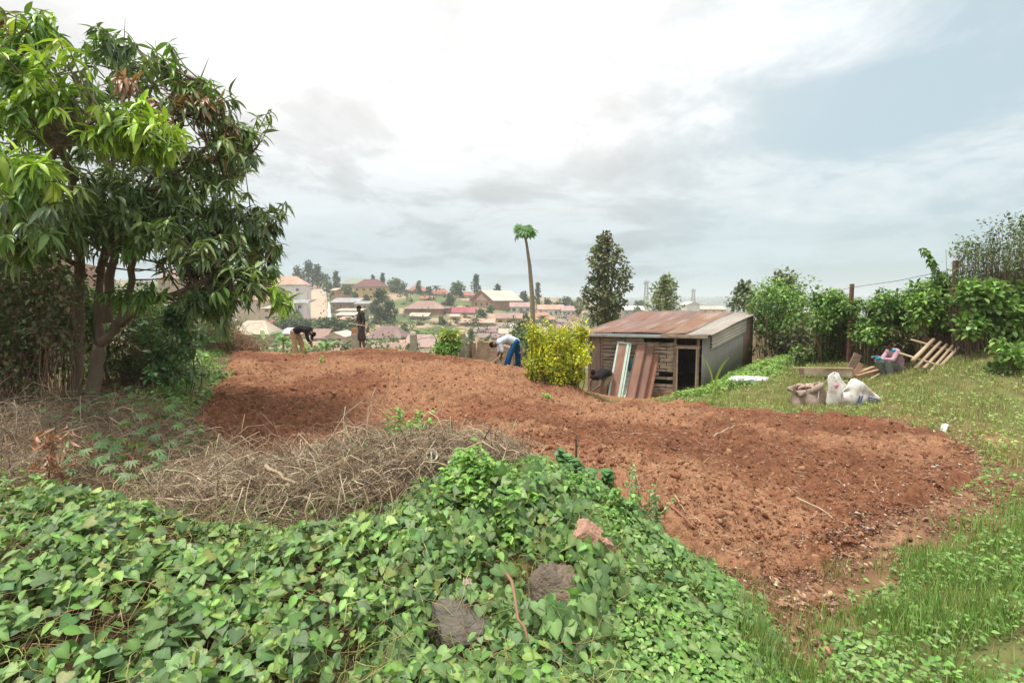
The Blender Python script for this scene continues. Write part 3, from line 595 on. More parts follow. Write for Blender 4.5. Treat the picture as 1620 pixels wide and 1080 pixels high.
# rocks
def rock(name, label, c, size, m, seed, rot=(0,0,0), cat='rock', group=None):
    import bmesh
    b = bmesh.new(); bmesh.ops.create_cube(b, size=1); bmesh.ops.subdivide_edges(b, edges=b.edges, cuts=22, use_grid_fill=True)
    M = Matrix.Rotation(rot[2], 3, 'Z') @ Matrix.Rotation(rot[1], 3, 'Y') @ Matrix.Rotation(rot[0], 3, 'X'); v = np.array([p.co[:] for p in b.verts])
    d = norm(v); rg = np.random.default_rng(seed); pn = norm(rg.normal(0, 1, (15, 3))); pn = np.r_[pn, [[0,0,1],[1,0,0],[-1,0,0],[0,1,0],[0,-1,0],[0,0,-1]]]; pd = np.r_[rg.uniform(.40, .56, 15), [.48]*6]
    dt = d @ pn.T; rr = np.where(dt > .05, pd[None] / np.maximum(dt, .05), 9).min(1); v = d * rr[:, None]; q = v * 5 + seed * 10
    v = v * (1 + .10 * fbm(q[:, 0] + q[:, 2] * .7, q[:, 1] - q[:, 2] * .9, 4, seed)[:, None] + .05 * fbm(q[:, 0] * 3, q[:, 2] * 9 + q[:, 1] * 2, 3, seed + 5)[:, None])
    for p, w_ in zip(b.verts, v): p.co = M @ Vector(w_ * size)
    me = bpy.data.meshes.new(name); b.to_mesh(me); b.free(); me.materials.append(m); o = bpy.data.objects.new(name, me); C.objects.link(o); o.location = c
    return obj_tag(o, label, cat, group)
ROCKG = mat('slate_rock', (.13,.115,.09), .85, .45, 3, 1, 14, .3, stretch=(1,1,7), bdist=.03, stain=(.24,.20,.15))
ROCKP = mat('pink_rock', (.46,.27,.20), .85, .25, 6, .8, 22, .2, stain=(.33,.22,.14), bdist=.02)
ROCKB = mat('brown_rock', (.19,.15,.115), .85, .4, 5, 1, 18, .2, stain=(.26,.17,.12), bdist=.03)
rock('rock', 'layered grey rock lowest in the creeper mound', at(724, 1008, 2.62), (.34,.33,.30), ROCKG, 3, (.2,-.12,.5))
rock('rock', 'rough brown rock between the layered rock and the pink slab', at(870, 952, 2.93), (.36,.28,.42), ROCKB, 5, (.2,.55,-.2))
rock('rock', 'smooth pink slab leaning at the right of the creeper mound', at(940, 868, 3.3), (.24,.17,.46), ROCKP, 8, (.3,-.62,.2))
rock('rock', 'orange brown stone at the near soil edge, larger one', at(1350, 884, 4.42), (.20,.16,.12), mat('orange_rock', (.42,.22,.11), .9, .3, 6, .8), 12)
rock('rock', 'pinkish flat stone behind the orange stone', at(1367, 893, 4.5), (.17,.13,.08), ROCKP, 14)
rock('rock', 'pale stone on the right tip of the soil', at(1523, 750, 6.7), (.12,.1,.07), mat('pale_rock', (.5,.42,.36), .9), 16)
rock('rock', 'small pale stone left of the soil tip', at(1456, 776, 6.1), (.12,.1,.06), MATS['pale_rock'], 17)
rock('rock', 'flat pale chip in the grass right of the path', at(1578, 800, 5.6), (.17,.09,.04), MATS['pale_rock'], 18)
rock('rock', 'orange stone half buried on the soil right side', at(1262, 822, 5.0), (.12,.12,.08), MATS['orange_rock'], 19)
p = np.r_[sample(PATH, 500, 1.1), sample(W((1100,930,3.9),(1400,860,4.5),(1550,730,7),(1450,720,7.5),(1250,850,4.8)), 260, 1.1)]; n = len(p); T = t_rock(9); s = RNG.gamma(2, .007, n) + .006
X, Y, Z = frames(RNG.normal(0, .4, (n, 3)) + [0, 0, 1]); V, Fs = stamp(T, np.c_[p, HS(p[:, 0], p[:, 1]) + s * .2], X, Y, Z, np.c_[s * 1.3, s, s * .6])
stuff('pebbles', [(V, Fs, cols_for(T, jitter([(.5,.4,.32), (.4,.22,.13), (.55,.48,.42)], n)))], SOIL_M, 'small pebbles on the path and soil edge', 'pebbles')
p = np.r_[sample(PATH, 6500, 1.1), sample(W((1080,930,3.9),(1250,960,3.6),(1400,880,4.4),(1580,770,6.2),(1560,710,7.6),(1500,740,6.8),(1350,850,4.8)), 3500, 1.1)]; n = len(p); T = t_rock(21); s = RNG.gamma(1.1, .006, n) + .004
X, Y, Z = frames(RNG.normal(0, .8, (n, 3)) + [0, 0, 1]); gz = np.maximum(HS(p[:, 0], p[:, 1]), H(p[:, 0], p[:, 1]) + fbm(p[:, 0] * 2.2, p[:, 1] * 2.2, 4, 50) * .05); V, Fs = stamp(T, np.c_[p, gz + s * .1], X, Y, Z, np.c_[s * 1.3, s, s * .7])
pl = sample(PATH, 420, 1.1); m = len(pl); D = np.c_[RNG.normal(0, 1, (m, 2)), RNG.normal(0, .15, m)]; X, Y, Z = axes(D, np.tile([0, 0, 1.], (m, 1)) + RNG.normal(0, .3, (m, 3))); V2, F2 = stamp(OVATE, np.c_[pl, H(pl[:, 0], pl[:, 1]) + .03], X, Y, Z, RNG.uniform(.02, .06, m))
stuff('path_crumbs', [(V, Fs, cols_for(T, jitter([(.30,.17,.11), (.38,.24,.17), (.20,.10,.06)], n))), (V2, F2, cols_for(OVATE, jitter([(.38,.24,.14), (.28,.16,.09), (.45,.34,.22)], m)))], SOIL_M, 'crumbs of earth and dead leaves on the bare path', 'litter')
# litter
def onheap(px, py, lift=.03):
    for Y in np.arange(3.4, 6.6, .02):
        p = at(px, py, Y); t = h1(p.x, p.y)
        for c, rx, ry, hh in ((ground_at(500, 4.65), 1.6, 1.1, .27), (ground_at(690, 4.95), .95, .75, .20)):
            q = math.hypot((p.x - c.x) / rx, (p.y - c.y) / ry)
            if q < 1: t = max(t, h1(p.x, p.y) + hh * (1 - q * q) ** .7 * .95)
        if p.z < t + lift: return p
    return p
k = MB(); o = onheap(682, 722, .09); k.tube([(0,0,-.05),(0,0,.0),(0,0,.045)], [.033,.040,.046], 20, cap=False); k.ball((0,0,-.05), (.033,.033,.004), 16, 5); k.tube([(0,0,.043),(0,0,.05)], [.049,.049], 20, cap=False)
c_ = k.build('plastic_cup', mat('cream_plastic', (.72,.68,.58), .4, .1, 8, 0), smooth=True); c_.location = o; c_.rotation_euler = (.9, .5, 0); sld = c_.modifiers.new('s', 'SOLIDIFY'); sld.thickness = .003
obj_tag(c_, 'empty cream plastic cup tipped over on the dry heap', 'cup')
def scrap(label, c, sx, sy, m, seed, name='plastic_scrap', cat='litter', h=.03):
    u, v = np.meshgrid(np.linspace(-1, 1, 14), np.linspace(-1, 1, 14)); r = 1 + .35 * fbm(np.arctan2(v, u) * 1.2 + seed, seed + 0 * u, 2, seed)
    X = c.x + u * sx * r; Y = c.y + v * sy * r; Z = HS(X, Y) + (c.z if c.z < .5 else 0) + .02 + h * (1 + fbm(u * 2 + seed, v * 2, 3, seed))
    o = npmesh(name, np.stack([X - c.x, Y - c.y, Z], -1).reshape(-1, 3), [grid_faces(14, 14)[:, ::-1]], m, smooth=True); o.location = (c.x, c.y, 0)
    s = o.modifiers.new('s', 'SOLIDIFY'); s.thickness = .003; return obj_tag(o, label, cat)
WP = mat('white_plastic', (.72,.70,.68), .5, .15, 5, .3, 30)
q = onheap(722, 735); scrap('torn white plastic scrap beside the cup on the dry heap', Vector((q.x, q.y, q.z - h1(q.x, q.y) - .02)), .07, .05, WP, 3)
q = ground_at(1342, 12.6); scrap('pinkish white plastic scrap in the grass by the planks', Vector((q.x, q.y, .05)), .25, .12, mat('pink_plastic', (.72,.6,.62), .5), 5)
q = ground_at(1500, 8.9); scrap('thin white scrap in the grass above the soil tip', Vector((q.x, q.y, .04)), .12, .06, WP, 6)
q = ground_at(1262, 3.3); scrap('brown dead leaf on the bare path', Vector((q.x, q.y, .0)), .045, .03, mat('dead_leaf', (.35,.2,.12)), 7, 'dead_leaf', 'dead leaf')
q = ground_at(737, 2.75); scrap('torn cream scrap above the layered rock', Vector((q.x, q.y, .15)), .022, .016, mat('cream_scrap', (.45,.38,.28), .8), 8)
# brown withered sprig at the left
e = empty('withered_sprig', ground_at(58, 5.1), 'rust brown sprig of withered leaves hanging at the left edge', 'dead branch')
o = e.location; k = MB(); k.tube([(0,0,0),(.05,0,.35),(.12,0,.62)], [.008,.006,.004], 6); k.build('stem', STKD, e)
n = 90; t = RNG.random(n); P = np.c_[.1 * t + RNG.normal(0, .07, n), RNG.normal(0, .08, n), .02 + .6 * t ** .8]; D = np.c_[RNG.normal(0, .5, (n, 2)), RNG.uniform(-1.3, -.4, n)]
X, Y, Z = axes(D, RNG.normal(0, 1, (n, 3))); V, Fs = stamp(LANCE, P, X, Y, Z, np.c_[RNG.uniform(.07, .13, n), np.full(n, .13), np.full(n, .25)]); npmesh('leaves', V, Fs, LEAFM, e, cols_for(LANCE, jitter([(.40,.20,.13), (.30,.14,.09), (.48,.28,.18)], n)))
# cassava plants under the tree
for px, Y, s, lab in ((175,8.6,.32,'cassava seedling at the foot of the mango trunks'),(95,7.4,.34,'cassava plant just left below the mango trunks'),(222,7.2,.42,'tallest cassava plant right of the mango trunks'),(246,6.5,.36,'cassava plant below the tallest one'),(190,6.2,.34,'cassava plant nearest the brown litter'),(130,5.6,.30,'low cassava plant beside the withered sprig'),(248,8.2,.3,'cassava sprout at the hedge foot'),(205,5.3,.26,'small cassava plant nearest the creeper')):
    e = empty('cassava_plant', ground_at(px, Y), lab, 'cassava', 'cassava plants under the mango tree'); k = MB(); n = 15; P = []; D = []
    for i in range(n):
        a = 2.4 * i; hh = s * (.5 + 1.1 * i / n); b = Vector((math.cos(a), math.sin(a), 0)) * s * random.uniform(.5, 1.0); tip = b + Vector((0, 0, hh)); k.tube([(0, 0, hh * .7), tip * .6 + Vector((0,0,hh*.45)), tip], .0035, 5); P.append(tip); D.append((b.x, b.y, -.12 * s + random.uniform(-.1, 0)))
    k.tube([(0,0,-.05),(0,0,s*1.5)], [.009,.005], 6); k.build('stem', mat('cassava_stem', (.30,.14,.09)), e); P = np.array(P); D = np.array(D)
    X, Y_, Z = axes(D, np.tile([0, -.3, 1.], (n, 1)) + RNG.normal(0, .15, (n, 3))); V, Fs = stamp(PALMATE, P, X, Y_, Z, RNG.uniform(.10, .17, n)); npmesh('leaves', V, Fs, LEAF, e, cols_for(PALMATE, jitter([(.12,.22,.08), (.16,.28,.10)], n)))
# ------------------------------------------------------------------ mango tree
mb = at(128, 640, 9.0); mb.z = h1(mb.x, mb.y)
mango = empty('mango_tree', mb, 'big mango tree with forked trunks and drooping lime, dark and rust leaves', 'mango tree')
trk = MB(); limbs = []
def limb(pts, r0, r1, rec=True):
    P = [at(*p) if not isinstance(p, Vector) else p for p in pts]; Q = []
    for i in range(len(P) - 1):
        for k in range(4): Q.append(P[i].lerp(P[i+1], k / 4) + Vector((random.gauss(0, .02), random.gauss(0, .02), 0)))
    Q.append(P[-1]); n = len(Q); trk.tube(Q, [(r0 + (r1 - r0) * i / (n - 1)) * (1 + .08 * math.sin(i * 2.1)) for i in range(n)], 12)
    if rec: limbs.append(Q)
limb([(118,660,9.0),(122,560,9.0),(128,460,9.0),(126,385,9.0),(110,280,8.6),(60,150,7.8),(20,60,7.2)], .10, .03)
limb([(140,655,8.9),(150,590,8.9),(158,545,8.9)], .115, .095, False)
limb([(158,548,8.9),(152,470,9.0),(165,400,9.2),(178,300,9.3),(185,180,9.3),(190,90,9.2)], .072, .02)
limb([(158,548,8.9),(185,515,8.8),(205,460,8.7),(218,390,8.6),(230,300,8.6),(280,200,8.6),(320,130,8.7)], .07, .02)
limb([(188,512,8.8),(228,480,8.6),(265,470,8.4),(330,440,8.3),(400,430,8.2)], .085, .02)
limb([(170,510,8.9),(172,440,9.0),(186,375,9.1),(250,300,9.3),(330,230,9.4),(400,240,9.4)], .08, .02)
limb([(218,390,8.6),(280,380,8.8),(350,370,9.2),(420,370,9.5)], .05, .015)
limb([(126,400,9.0),(60,330,7.5),(20,270,6.2)], .06, .015)
limb([(126,420,9.0),(80,400,8.5),(0,380,7.6)], .05, .015)
limb([(160,430,9.1),(190,330,10.5),(250,250,11)], .06, .015)
limb([(60,320,7.6),(90,230,6.8),(150,190,6.8),(220,190,6.9)], .045, .012)
LIMBP = np.array([p[:] for q in limbs for p in q[4:]])
# clusters of drooping leaves: (px,py,Y, rx,rz(px), depth m, n, colour set)
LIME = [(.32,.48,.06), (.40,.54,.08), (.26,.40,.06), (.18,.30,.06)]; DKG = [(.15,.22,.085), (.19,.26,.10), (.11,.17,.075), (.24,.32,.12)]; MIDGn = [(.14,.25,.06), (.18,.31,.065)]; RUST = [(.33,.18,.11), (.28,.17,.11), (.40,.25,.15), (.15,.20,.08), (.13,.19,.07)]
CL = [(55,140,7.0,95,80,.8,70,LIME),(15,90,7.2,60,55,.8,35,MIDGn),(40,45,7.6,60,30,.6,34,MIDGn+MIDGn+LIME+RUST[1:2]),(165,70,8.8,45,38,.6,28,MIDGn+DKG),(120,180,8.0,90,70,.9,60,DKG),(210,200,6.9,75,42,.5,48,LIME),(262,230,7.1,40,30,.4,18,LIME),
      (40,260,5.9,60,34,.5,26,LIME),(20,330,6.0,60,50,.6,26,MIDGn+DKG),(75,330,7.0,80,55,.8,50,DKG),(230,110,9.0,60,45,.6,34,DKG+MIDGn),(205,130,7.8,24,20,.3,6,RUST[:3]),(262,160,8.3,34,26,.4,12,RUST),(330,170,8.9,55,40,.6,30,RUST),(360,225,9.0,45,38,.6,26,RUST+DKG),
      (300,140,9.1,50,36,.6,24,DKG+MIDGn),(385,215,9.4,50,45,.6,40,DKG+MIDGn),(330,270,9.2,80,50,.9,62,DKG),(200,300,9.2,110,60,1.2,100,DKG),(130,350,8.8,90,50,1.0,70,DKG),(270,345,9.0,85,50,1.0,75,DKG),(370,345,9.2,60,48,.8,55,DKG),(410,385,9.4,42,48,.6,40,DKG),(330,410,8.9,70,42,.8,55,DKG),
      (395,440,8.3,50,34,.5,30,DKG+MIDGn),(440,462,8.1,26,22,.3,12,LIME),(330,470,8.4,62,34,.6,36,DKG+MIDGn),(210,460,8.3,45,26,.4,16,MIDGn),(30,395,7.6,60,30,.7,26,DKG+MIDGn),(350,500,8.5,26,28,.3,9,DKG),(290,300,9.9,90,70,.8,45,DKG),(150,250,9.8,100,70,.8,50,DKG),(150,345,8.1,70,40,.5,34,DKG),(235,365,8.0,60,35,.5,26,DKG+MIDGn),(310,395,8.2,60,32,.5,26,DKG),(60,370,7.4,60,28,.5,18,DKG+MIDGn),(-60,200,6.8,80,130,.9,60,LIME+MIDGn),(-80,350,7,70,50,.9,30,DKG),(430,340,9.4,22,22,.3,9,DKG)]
items = []; tips = []
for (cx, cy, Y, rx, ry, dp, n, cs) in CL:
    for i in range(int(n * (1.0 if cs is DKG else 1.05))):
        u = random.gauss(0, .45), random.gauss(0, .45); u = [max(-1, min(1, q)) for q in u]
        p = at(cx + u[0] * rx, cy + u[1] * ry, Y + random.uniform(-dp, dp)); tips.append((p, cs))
TP = np.array([t[0][:] for t in tips]); cen = LIMBP.mean(0)
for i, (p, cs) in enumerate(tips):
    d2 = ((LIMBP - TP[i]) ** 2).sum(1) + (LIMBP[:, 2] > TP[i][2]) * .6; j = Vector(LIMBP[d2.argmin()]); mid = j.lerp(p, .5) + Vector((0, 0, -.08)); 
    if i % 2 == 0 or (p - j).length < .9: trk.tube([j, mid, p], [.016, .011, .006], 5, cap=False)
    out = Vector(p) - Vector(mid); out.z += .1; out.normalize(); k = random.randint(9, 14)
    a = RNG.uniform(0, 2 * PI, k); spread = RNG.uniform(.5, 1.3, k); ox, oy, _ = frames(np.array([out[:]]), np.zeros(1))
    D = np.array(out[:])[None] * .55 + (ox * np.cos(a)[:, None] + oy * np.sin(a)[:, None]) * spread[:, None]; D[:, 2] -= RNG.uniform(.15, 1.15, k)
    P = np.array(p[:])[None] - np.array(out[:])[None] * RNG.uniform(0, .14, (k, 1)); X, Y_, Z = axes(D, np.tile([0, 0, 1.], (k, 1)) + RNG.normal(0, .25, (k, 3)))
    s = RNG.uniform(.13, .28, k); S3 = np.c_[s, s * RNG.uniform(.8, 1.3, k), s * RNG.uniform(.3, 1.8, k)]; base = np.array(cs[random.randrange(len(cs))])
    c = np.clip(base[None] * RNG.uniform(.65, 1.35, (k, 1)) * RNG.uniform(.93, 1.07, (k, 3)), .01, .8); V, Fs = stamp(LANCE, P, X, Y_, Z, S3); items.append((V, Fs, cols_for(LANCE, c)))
for a, b in (((195,95,9.2),(198,28,9.2)),((250,110,9),(246,65,9)),((290,140,8.8),(279,76,8.8)),((315,130,8.7),(330,92,8.7))): trk.tube([at(*a), at(*b)], [.012, .004], 5)
trk.build('trunk', BARK, mango, smooth=True, origin=mb)
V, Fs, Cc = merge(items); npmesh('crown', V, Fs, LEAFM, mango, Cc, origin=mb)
# ------------------------------------------------------------------ shrubs, hedges, trees
def clumpcloud(centres, radii, n, size, T, cols, up=.8, droop=0.2, flat=1.0):
    centres = np.array(centres, float); k = len(centres); i = RNG.integers(0, k, n); r = np.array(radii, float); r = r if r.ndim else np.full(k, float(r))
    d = norm(RNG.normal(0, 1, (n, 3))); q = RNG.random(n) ** .45; P = centres[i] + d * (r[i] * q)[:, None] * [1, 1, flat]
    D = d * .6 + RNG.normal(0, .6, (n, 3)); D[:, 2] -= droop; X, Y, Z = axes(D, d * .5 + [0, 0, up] + RNG.normal(0, .3, (n, 3)))
    cl = RNG.uniform(.7, 1.3, k)[i]; V, Fs = stamp(T, P, X, Y, Z, RNG.uniform(size * .6, size * 1.3, n)); return V, Fs, cols_for(T, jitter(cols, n, .2, .08) * cl[:, None])
def stems(base, tips, r, col=(.16,.11,.07)):
    n = len(tips); tips = np.array(tips, float); base = np.array(base, float); d = tips - base; return strands(base, d, np.linalg.norm(d, axis=1), np.full(n, r), jitter([col], n), .12, 5, 4)
def shrub(name, label, cat, cents, n, size, T, cols, m=LEAF, group=None, base=None, nst=14, sr=.012, scol=(.16,.11,.07), **kw):
    c = np.array([q[:3] for q in cents]); rr = [q[3] for q in cents]; b0 = base or Vector((c[:, 0].mean(), c[:, 1].mean(), 0)); b0 = Vector((b0.x, b0.y, h1(b0.x, b0.y)))
    e = empty(name, b0, label, cat, group); V, Fs, Cc = clumpcloud(c, rr, n, size * (.6 if 'undergrowth' in label else 1), T, cols, **kw); npmesh('foliage', V, Fs, m, e, Cc, origin=b0)
    j = RNG.integers(0, len(c), nst); tp = c[j] + RNG.normal(0, .15, (nst, 3)) * np.array(rr)[j][:, None]
    bx = b0.x + (tp[:, 0] - b0.x) * .85 + RNG.normal(0, .08, nst); by = b0.y + (tp[:, 1] - b0.y) * .85; B = np.c_[bx, by, H(bx, by) - .05]
    S = stems(B, tp, sr, scol); npmesh('stems', S[0], S[1], DRY, e, S[2], origin=b0) if nst > 14 else [npmesh('stem', S[0][i*24:i*24+24], [S[1][0][i*20:i*20+20] - i*24], DRY, e, S[2][i*24:i*24+24], origin=b0) for i in range(nst)]; return e
def blob(px0, px1, py0, py1, Y0, Y1, k, r):    # clump centres filling a screen-shaped volume between two distances
    out = []
    for i in range(k):
        u = random.random(); px = px0 + (px1 - px0) * u; p = at(px, random.uniform(py0, py1), random.uniform(Y0, Y1)); out.append((*p, r * random.uniform(.7, 1.3)))
    return out
# yellow bush
yb = Vector((*at(888, 612, 14.0).xy, 0)); yc = []
for (px, py, r) in ((845,590,.24),(870,598,.28),(848,575,.28),(922,566,.22),(914,592,.22),(904,606,.18),(858,545,.34),(880,535,.36),(900,540,.36),(892,565,.4),(868,570,.36),(905,568,.32),(896,600,.26),(884,598,.32),(850,558,.26),(918,548,.22),(875,552,.4),(890,612,.2),(845,532,.2),(920,528,.18)):
    p = at(px, py, 14.0 + random.uniform(-.35, .35)); yc.append((*p, r))
ye = shrub('yellow_bush', 'bushy golden yellow shrub at the shed end of the field', 'bush', yc, 8500, .085, OVAL2, [(.58,.56,.035), (.66,.62,.04), (.46,.52,.05), (.26,.38,.05)], base=yb, nst=40, sr=.014)
sp = []; 
for q in yc:
    for k in range(5):
        d = Vector((random.gauss(0, .6), random.gauss(0, .5), 1)).normalized(); sp.append((Vector(q[:3]) + d * q[3] * .5, d, random.uniform(.25, .45)))
items = []
for c0, d, L in sp:
    n = 26; t = RNG.random(n); P = np.array(c0)[None] + np.array(d)[None] * (t * L)[:, None] * 1.2; D = RNG.normal(0, 1, (n, 3)) + np.array(d) * .8; X, Y, Z = axes(D, np.tile([0, 0, 1.], (n, 1))); V, Fs = stamp(OVAL2, P, X, Y, Z, RNG.uniform(.05, .09, n)); items.append((V, Fs, cols_for(OVAL2, jitter([(.62,.60,.03), (.55,.55,.05)], n, .15))))
V, Fs, Cc = merge(items); npmesh('shoots', V, Fs, LEAF, ye, Cc, origin=ye.location)
shrub('green_bush', 'dull green bush tucked behind the left side of the yellow bush', 'bush', blob(835,870,520,575,15.2,16,9,.34), 1500, .10, OVAL2, [(.11,.17,.05), (.16,.23,.07)], nst=12)
shrub('green_bush', 'small grey green bush below the papaya stem', 'bush', blob(815,845,520,540,17.5,18.5,5,.3), 600, .11, OVAL2, [(.10,.15,.06)], nst=6)
# left hedge: three lengths of tangled shrub
HD = [(.08,.12,.05), (.11,.17,.06), (.14,.13,.07), (.17,.12,.075)]
for lab, args, n, cs in (('dark tangled hedge behind the mango trunks, nearest length', (-120,110,415,600,7.9,9.6,70,.42), 13000, HD), ('hedge length right of the mango trunks, greener and lower', (120,290,478,610,10.6,12.8,60,.45), 11000, HD + [(.10,.17,.05), (.13,.21,.06)]), ('far end of the left hedge beyond the brown brush pile', (255,375,500,556,15.5,19.5,46,.45), 7000, HD + [(.12,.2,.06)])):
    shrub('hedge', lab, 'hedge', blob(*args), n, .085, OVATE, cs, group='hedge lengths along the left side', nst=260, sr=.006, scol=(.22,.15,.10))
shrub('shrub', 'leafy lighter shrub hanging between mango trunks and hedge', 'shrub', blob(40,150,440,520,9.6,10.4,14,.35), 1500, .14, OVATE, [(.10,.19,.05), (.14,.25,.06)], nst=16)
shrub('shrub', 'broad leaved shrub drooping right of the mango fork', 'shrub', blob(235,310,490,590,9.7,10.5,12,.26), 700, .15, OVATE, [(.08,.17,.07), (.12,.22,.08)], nst=14)
# right hedge and its trees
GL = [(.13,.24,.06), (.18,.32,.075), (.10,.18,.05), (.25,.38,.09)]
RH = [('broad leaved hedge tree beside the shed corner', (1195,1275,455,520,20.5,22,26,.6), 3600, GL, 40),
      ('dark thicket of stems under the hedge tree by the shed', (1198,1278,520,560,19.5,21,16,.45), 900, HD, 90),
      ('hedge bush left of the rusty post', (1290,1345,468,530,17,18.5,26,.34), 3400, GL, 60),
      ('hedge bush between the rusty post and the pole frame', (1355,1440,455,535,15.5,17,36,.32), 4400, GL, 60),
      ('bright hedge bush behind the pole frame', (1440,1530,448,520,14.0,15,36,.32), 4600, GL + [(.24,.38,.09)], 60),
      ('hedge bush at the right edge below the thin grey thicket', (1530,1700,452,525,12.4,13.4,44,.30), 5200, GL + [(.22,.36,.09)], 60),
      ('low sprig of leaves at the bank foot by the right edge', (1580,1640,545,585,11.3,11.8,8,.2), 500, GL, 14),
      ('small bush on the bank right of the crouching man', (1410,1450,540,560,15.6,16,6,.2), 400, GL, 10),
      ('brown undergrowth at the hedge foot left of the crouching man', (1285,1395,525,555,17.3,18.0,22,.24), 1500, [(.20,.13,.08), (.14,.18,.06), (.24,.16,.09), (.12,.2,.06)], 60),
      ('brown undergrowth on the bank behind the pole frame', (1400,1545,520,545,15.0,15.8,24,.22), 1600, [(.20,.13,.08), (.14,.18,.06), (.24,.16,.09), (.12,.2,.06)], 60),
      ('brown undergrowth under the hedge at the right edge', (1545,1720,520,548,13.2,13.8,24,.2), 1600, [(.20,.13,.08), (.14,.18,.06), (.24,.16,.09), (.12,.2,.06)], 120),
      ('low bush at the hedge foot behind the plank trough', (1260,1330,540,570,17.2,17.8,12,.25), 900, HD + GL, 30)]
for lab, args, n, cs, ns in RH: shrub('hedge_bush', lab, 'bush', blob(*args), int(n * 1.35), .14, QUADL if 'thicket' in lab else OVATE, cs, group='bushes of the right hedge', nst=ns, sr=.012, scol=(.20,.14,.10), up=1.2)
e = shrub('thin_thicket', 'tall grey thicket of thin stems at the top right', 'thicket', blob(1512,1570,385,445,12.8,14,16,.34) + blob(1560,1640,355,440,12.6,14,24,.36) + blob(1620,1740,330,440,12.6,14,26,.40), 4200, .085, OVAL2, [(.09,.13,.06), (.14,.17,.08), (.12,.20,.06)], nst=520, sr=.008, scol=(.17,.13,.10))
p = []; b = ground_at(1500, 14.5)
for i in range(26): p.append(tuple(at(1502 - 42 * (i / 25), 470 - 78 * (i / 25) ** .8, 14.5)))
o = empty('feathery_shoot', b, 'tall feathery shoot arching left above the right hedge', 'shoot'); k = MB(); k.tube([b] + [Vector(q) for q in p[::5]], [.03, .02, .018, .015, .012, .01, .006][:len(p[::5]) + 1], 6); k.build('stem', BARKG, o, origin=b)
n = 120; i = RNG.integers(0, 26, n); P = np.array(p)[i]; sd_ = np.where(RNG.random(n) < .5, 1, -1); D = np.c_[sd_ * .6 + .3, RNG.normal(0, .5, n), -.7 + RNG.normal(0, .3, n)]; X, Y, Z = axes(D, np.tile([0, 0, 1.], (n, 1))); V, Fs = stamp(OVAL2, P, X, Y, Z, RNG.uniform(.13, .24, n)); npmesh('leaves', V, Fs, LEAF, o, cols_for(OVAL2, jitter(GL, n)), origin=b)
# trees: tapered trunk with limbs, crown of leaf clumps
def tree(name, label, px, py_top, py_base, wpx, Y, cols, kind='round', n=1500, size=None, m=FARLEAF, group=None, open_=.0, trunk_r=None, dx=0, k=None, tcol=(.13,.10,.08)):
    b = at(px, py_base, Y); b.z = min(b.z, h1(b.x, b.y) + .0) if Y > 30 else h1(b.x, b.y); top = at(px + dx, py_top, Y); h = top.z - b.z; wd = wpx / F * Y
    e = empty(name, b, label, 'tree', group); vis = (py_base - py_top) / F * Y; z0 = top.z - vis; c = []; k = k or 16
    for i in range(k):
        t = (i + .5) / k; a = 2.4 * i
        if kind == 'round': rr = math.sin(PI * min(.97, .12 + .88 * t)) ** .6; z = z0 + vis * (.15 + .78 * t); cr = wd * .17
        elif kind == 'cone': rr = (1 - t) ** .8 * .9 + .08; z = z0 + vis * (.08 + .86 * t); cr = wd * (.26 - .14 * t)
        elif kind == 'column': rr = (.55 + .45 * math.sin(PI * t)) * (1 - .55 * max(0, t - .6) / .4); z = z0 + vis * (.06 + .88 * t); cr = wd * (.15 if k < 50 else .115)
        elif kind == 'flat': rr = 1.0; z = z0 + vis * (.6 + .3 * t); cr = wd * .13
        else: rr = .5 + .5 * math.sin(5 * t); z = z0 + vis * (.2 + .72 * t); cr = wd * .20      # 'loose'
        q = (wd * .5 - cr * .7) * rr * (random.random() ** .5); c.append((b.x + (top.x - b.x) * (z - b.z) / h + q * math.cos(a) , b.y + q * math.sin(a), z, cr * random.uniform(.75, 1.2)))
    cc = np.array(c); size = size or max(.16, Y * .0045); V, Fs, Cc = clumpcloud(cc[:, :3], cc[:, 3], n, size, QUADL, cols, flat=.85); npmesh('crown', V, Fs, m, e, Cc, origin=b)
    t = MB(); r = trunk_r or max(.08, h * .018); P = [Vector((0, 0, -.5))] + [Vector(((top.x - b.x) * s, 0, h * s)) + Vector((random.gauss(0, r * .5), random.gauss(0, r * .5), 0)) for s in (.15, .4, .65, .9)]
    t.tube(P, [r * 1.2, r, r * .8, r * .5, r * .2], 8)
    for q in c[::2]:
        s = random.uniform(.25, .6); a = Vector(((top.x - b.x) * s, 0, max(h * s, 0))); tip = Vector(q[:3]) - b; a.z = min(a.z, max(tip.z - .2, tip.z * .6)); t.tube([a, a.lerp(tip, .5) + Vector((0, 0, -.03 * h)), tip], [r * .4, r * .25, r * .1], 5, cap=False)
    t.build('trunk', BARKG, e, smooth=True); return e
DT = [(.10,.14,.07), (.13,.17,.075), (.19,.20,.09), (.17,.15,.08)]
tree('tree', 'tall dark column shaped tree rising behind the shed', 958, 364, 520, 88, 33, DT, 'column', 4300, .21, LEAF, k=80, open_=.3)
tree('tree', 'loose pale tree above the middle of the shed roof', 1053, 436, 500, 78, 40, [(.24,.28,.14), (.18,.22,.11), (.30,.32,.18)], 'cone', 1900, .22, LEAF, k=24, trunk_r=.12)
tree('tree', 'silvery loose tree beyond the right end of the shed roof', 1178, 446, 498, 62, 32, [(.22,.26,.15), (.17,.21,.11)], 'loose', 1000, .22, LEAF, k=16)
tree('tree', 'grey green tree top showing above the hedge tree', 1240, 430, 500, 80, 30, [(.13,.17,.08), (.17,.21,.1)], 'loose', 1500, .2, LEAF, k=22)
